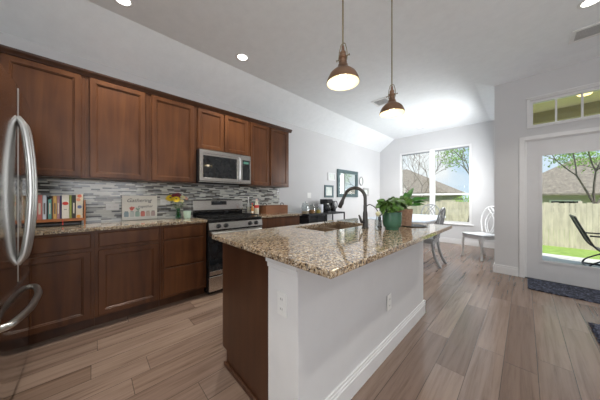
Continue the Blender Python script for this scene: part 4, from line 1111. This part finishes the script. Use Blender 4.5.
# ------------------------------------------------------------------ trees
def tree(name, label, x, y, z, h, seed, leaves, lm, bm_mat, r0=.09, depth=5, spread=.55, lsize=.09, first=.35):
    rnd = random.Random(seed); t = thing(name, label, 'tree', (x, y, z)); bm = BM(); tips = []
    def grow(p, d, L_, r, k):
        n = 3; pts = [p]; q = p
        for i in range(n):
            d = (d+Vector((rnd.uniform(-.16, .16), rnd.uniform(-.16, .16), rnd.uniform(-.03, .12)))).normalized(); q = q+d*L_/n; pts.append(q)
        tube(bm, pts, [r, r*.9, r*.78, r*.66], 5 if k < depth-1 else 6, cap=False)
        if k == 0: tips.append(q); return
        if k < 3: tips.append(pts[1]); tips.append(q)
        for j in range(rnd.choice((2, 3)) if k < depth else 3):
            dd = (d+Vector((rnd.uniform(-1, 1), rnd.uniform(-1, 1), rnd.uniform(-.35, .7)))*spread).normalized()
            grow(q if j else pts[-1], dd, L_*rnd.uniform(.62, .85), r*.62, k-1)
    grow(Vector((0, 0, 0)), Vector((rnd.uniform(-.05, .05), 0, 1)), h*first, r0, depth)
    obj('branches', bm, bm_mat, t, local=True)
    if leaves:
        lb = BM()
        for i in range(leaves):
            c = rnd.choice(tips)+Vector((rnd.gauss(0, .22), rnd.gauss(0, .22), rnd.gauss(0, .17)))
            u_ = Vector((rnd.gauss(0, 1), rnd.gauss(0, 1), rnd.gauss(0, 1))).normalized(); v_ = u_.orthogonal().normalized()
            s = lsize*rnd.uniform(.6, 1.3)
            lb.faces.new([lb.verts.new(c+p) for p in (-u_*s*.5, v_*s*.25, u_*s*.5, -v_*s*.25)])
        obj('foliage', lb, lm, t, local=True)
    return t
tree('bare_tree', 'bare branching tree in the left pane of the nook window', -5.1, 16.6, -.9, 7.4, 12, 0, M_leafT, M_barkl, .075, 7, .75, first=.24)
tree('leafy_tree', 'tree with sparse fresh green leaves in the right pane of the nook window', -1.58, 10.4, -.5, 5.8, 5, 4200, M_leafT, M_barkl, .05, 6, .8, .09, first=.27)
tree('garden_tree', 'light green leafy tree outside the garden door', 2.08, 15.6, -.9, 6.6, 8, 7000, M_leafT, M_bark, .07, 6, .85, .13, first=.27)
def bush(label, x, y, z, r, seed, lm, n=2600):
    rnd = random.Random(seed); t = thing('bush', label, 'bush', (x, y, z)); lb = BM()
    for i in range(n):
        d = Vector((rnd.gauss(0, 1), rnd.gauss(0, 1), rnd.gauss(0, 1))).normalized()*r*rnd.uniform(.6, 1.0)*(1+.15*math.sin(5*i))
        c = Vector((d.x, d.y, abs(d.z)*1.3+.3)); u_ = Vector((rnd.gauss(0, 1), rnd.gauss(0, 1), rnd.gauss(0, 1))).normalized(); v_ = u_.orthogonal(); s = .12*rnd.uniform(.6, 1.3)
        lb.faces.new([lb.verts.new(c+p) for p in (-u_*s*.5, v_*s*.3, u_*s*.5, -v_*s*.3)])
    obj('foliage', lb, lm, t, local=True); obj('trunk', TB([(0, 0, -.0), (0, 0, .8)], .05, 6), M_bark, t, local=True)
bush('round green bush above the fence at the right of the nook window', -2.75, 20.3, -.9, 1.55, 4, M_leafT)
bush('dark green bush just beyond the fence in the middle of the nook window', -5.9, 19.0, -.9, 1.0, 6, M_leafD)
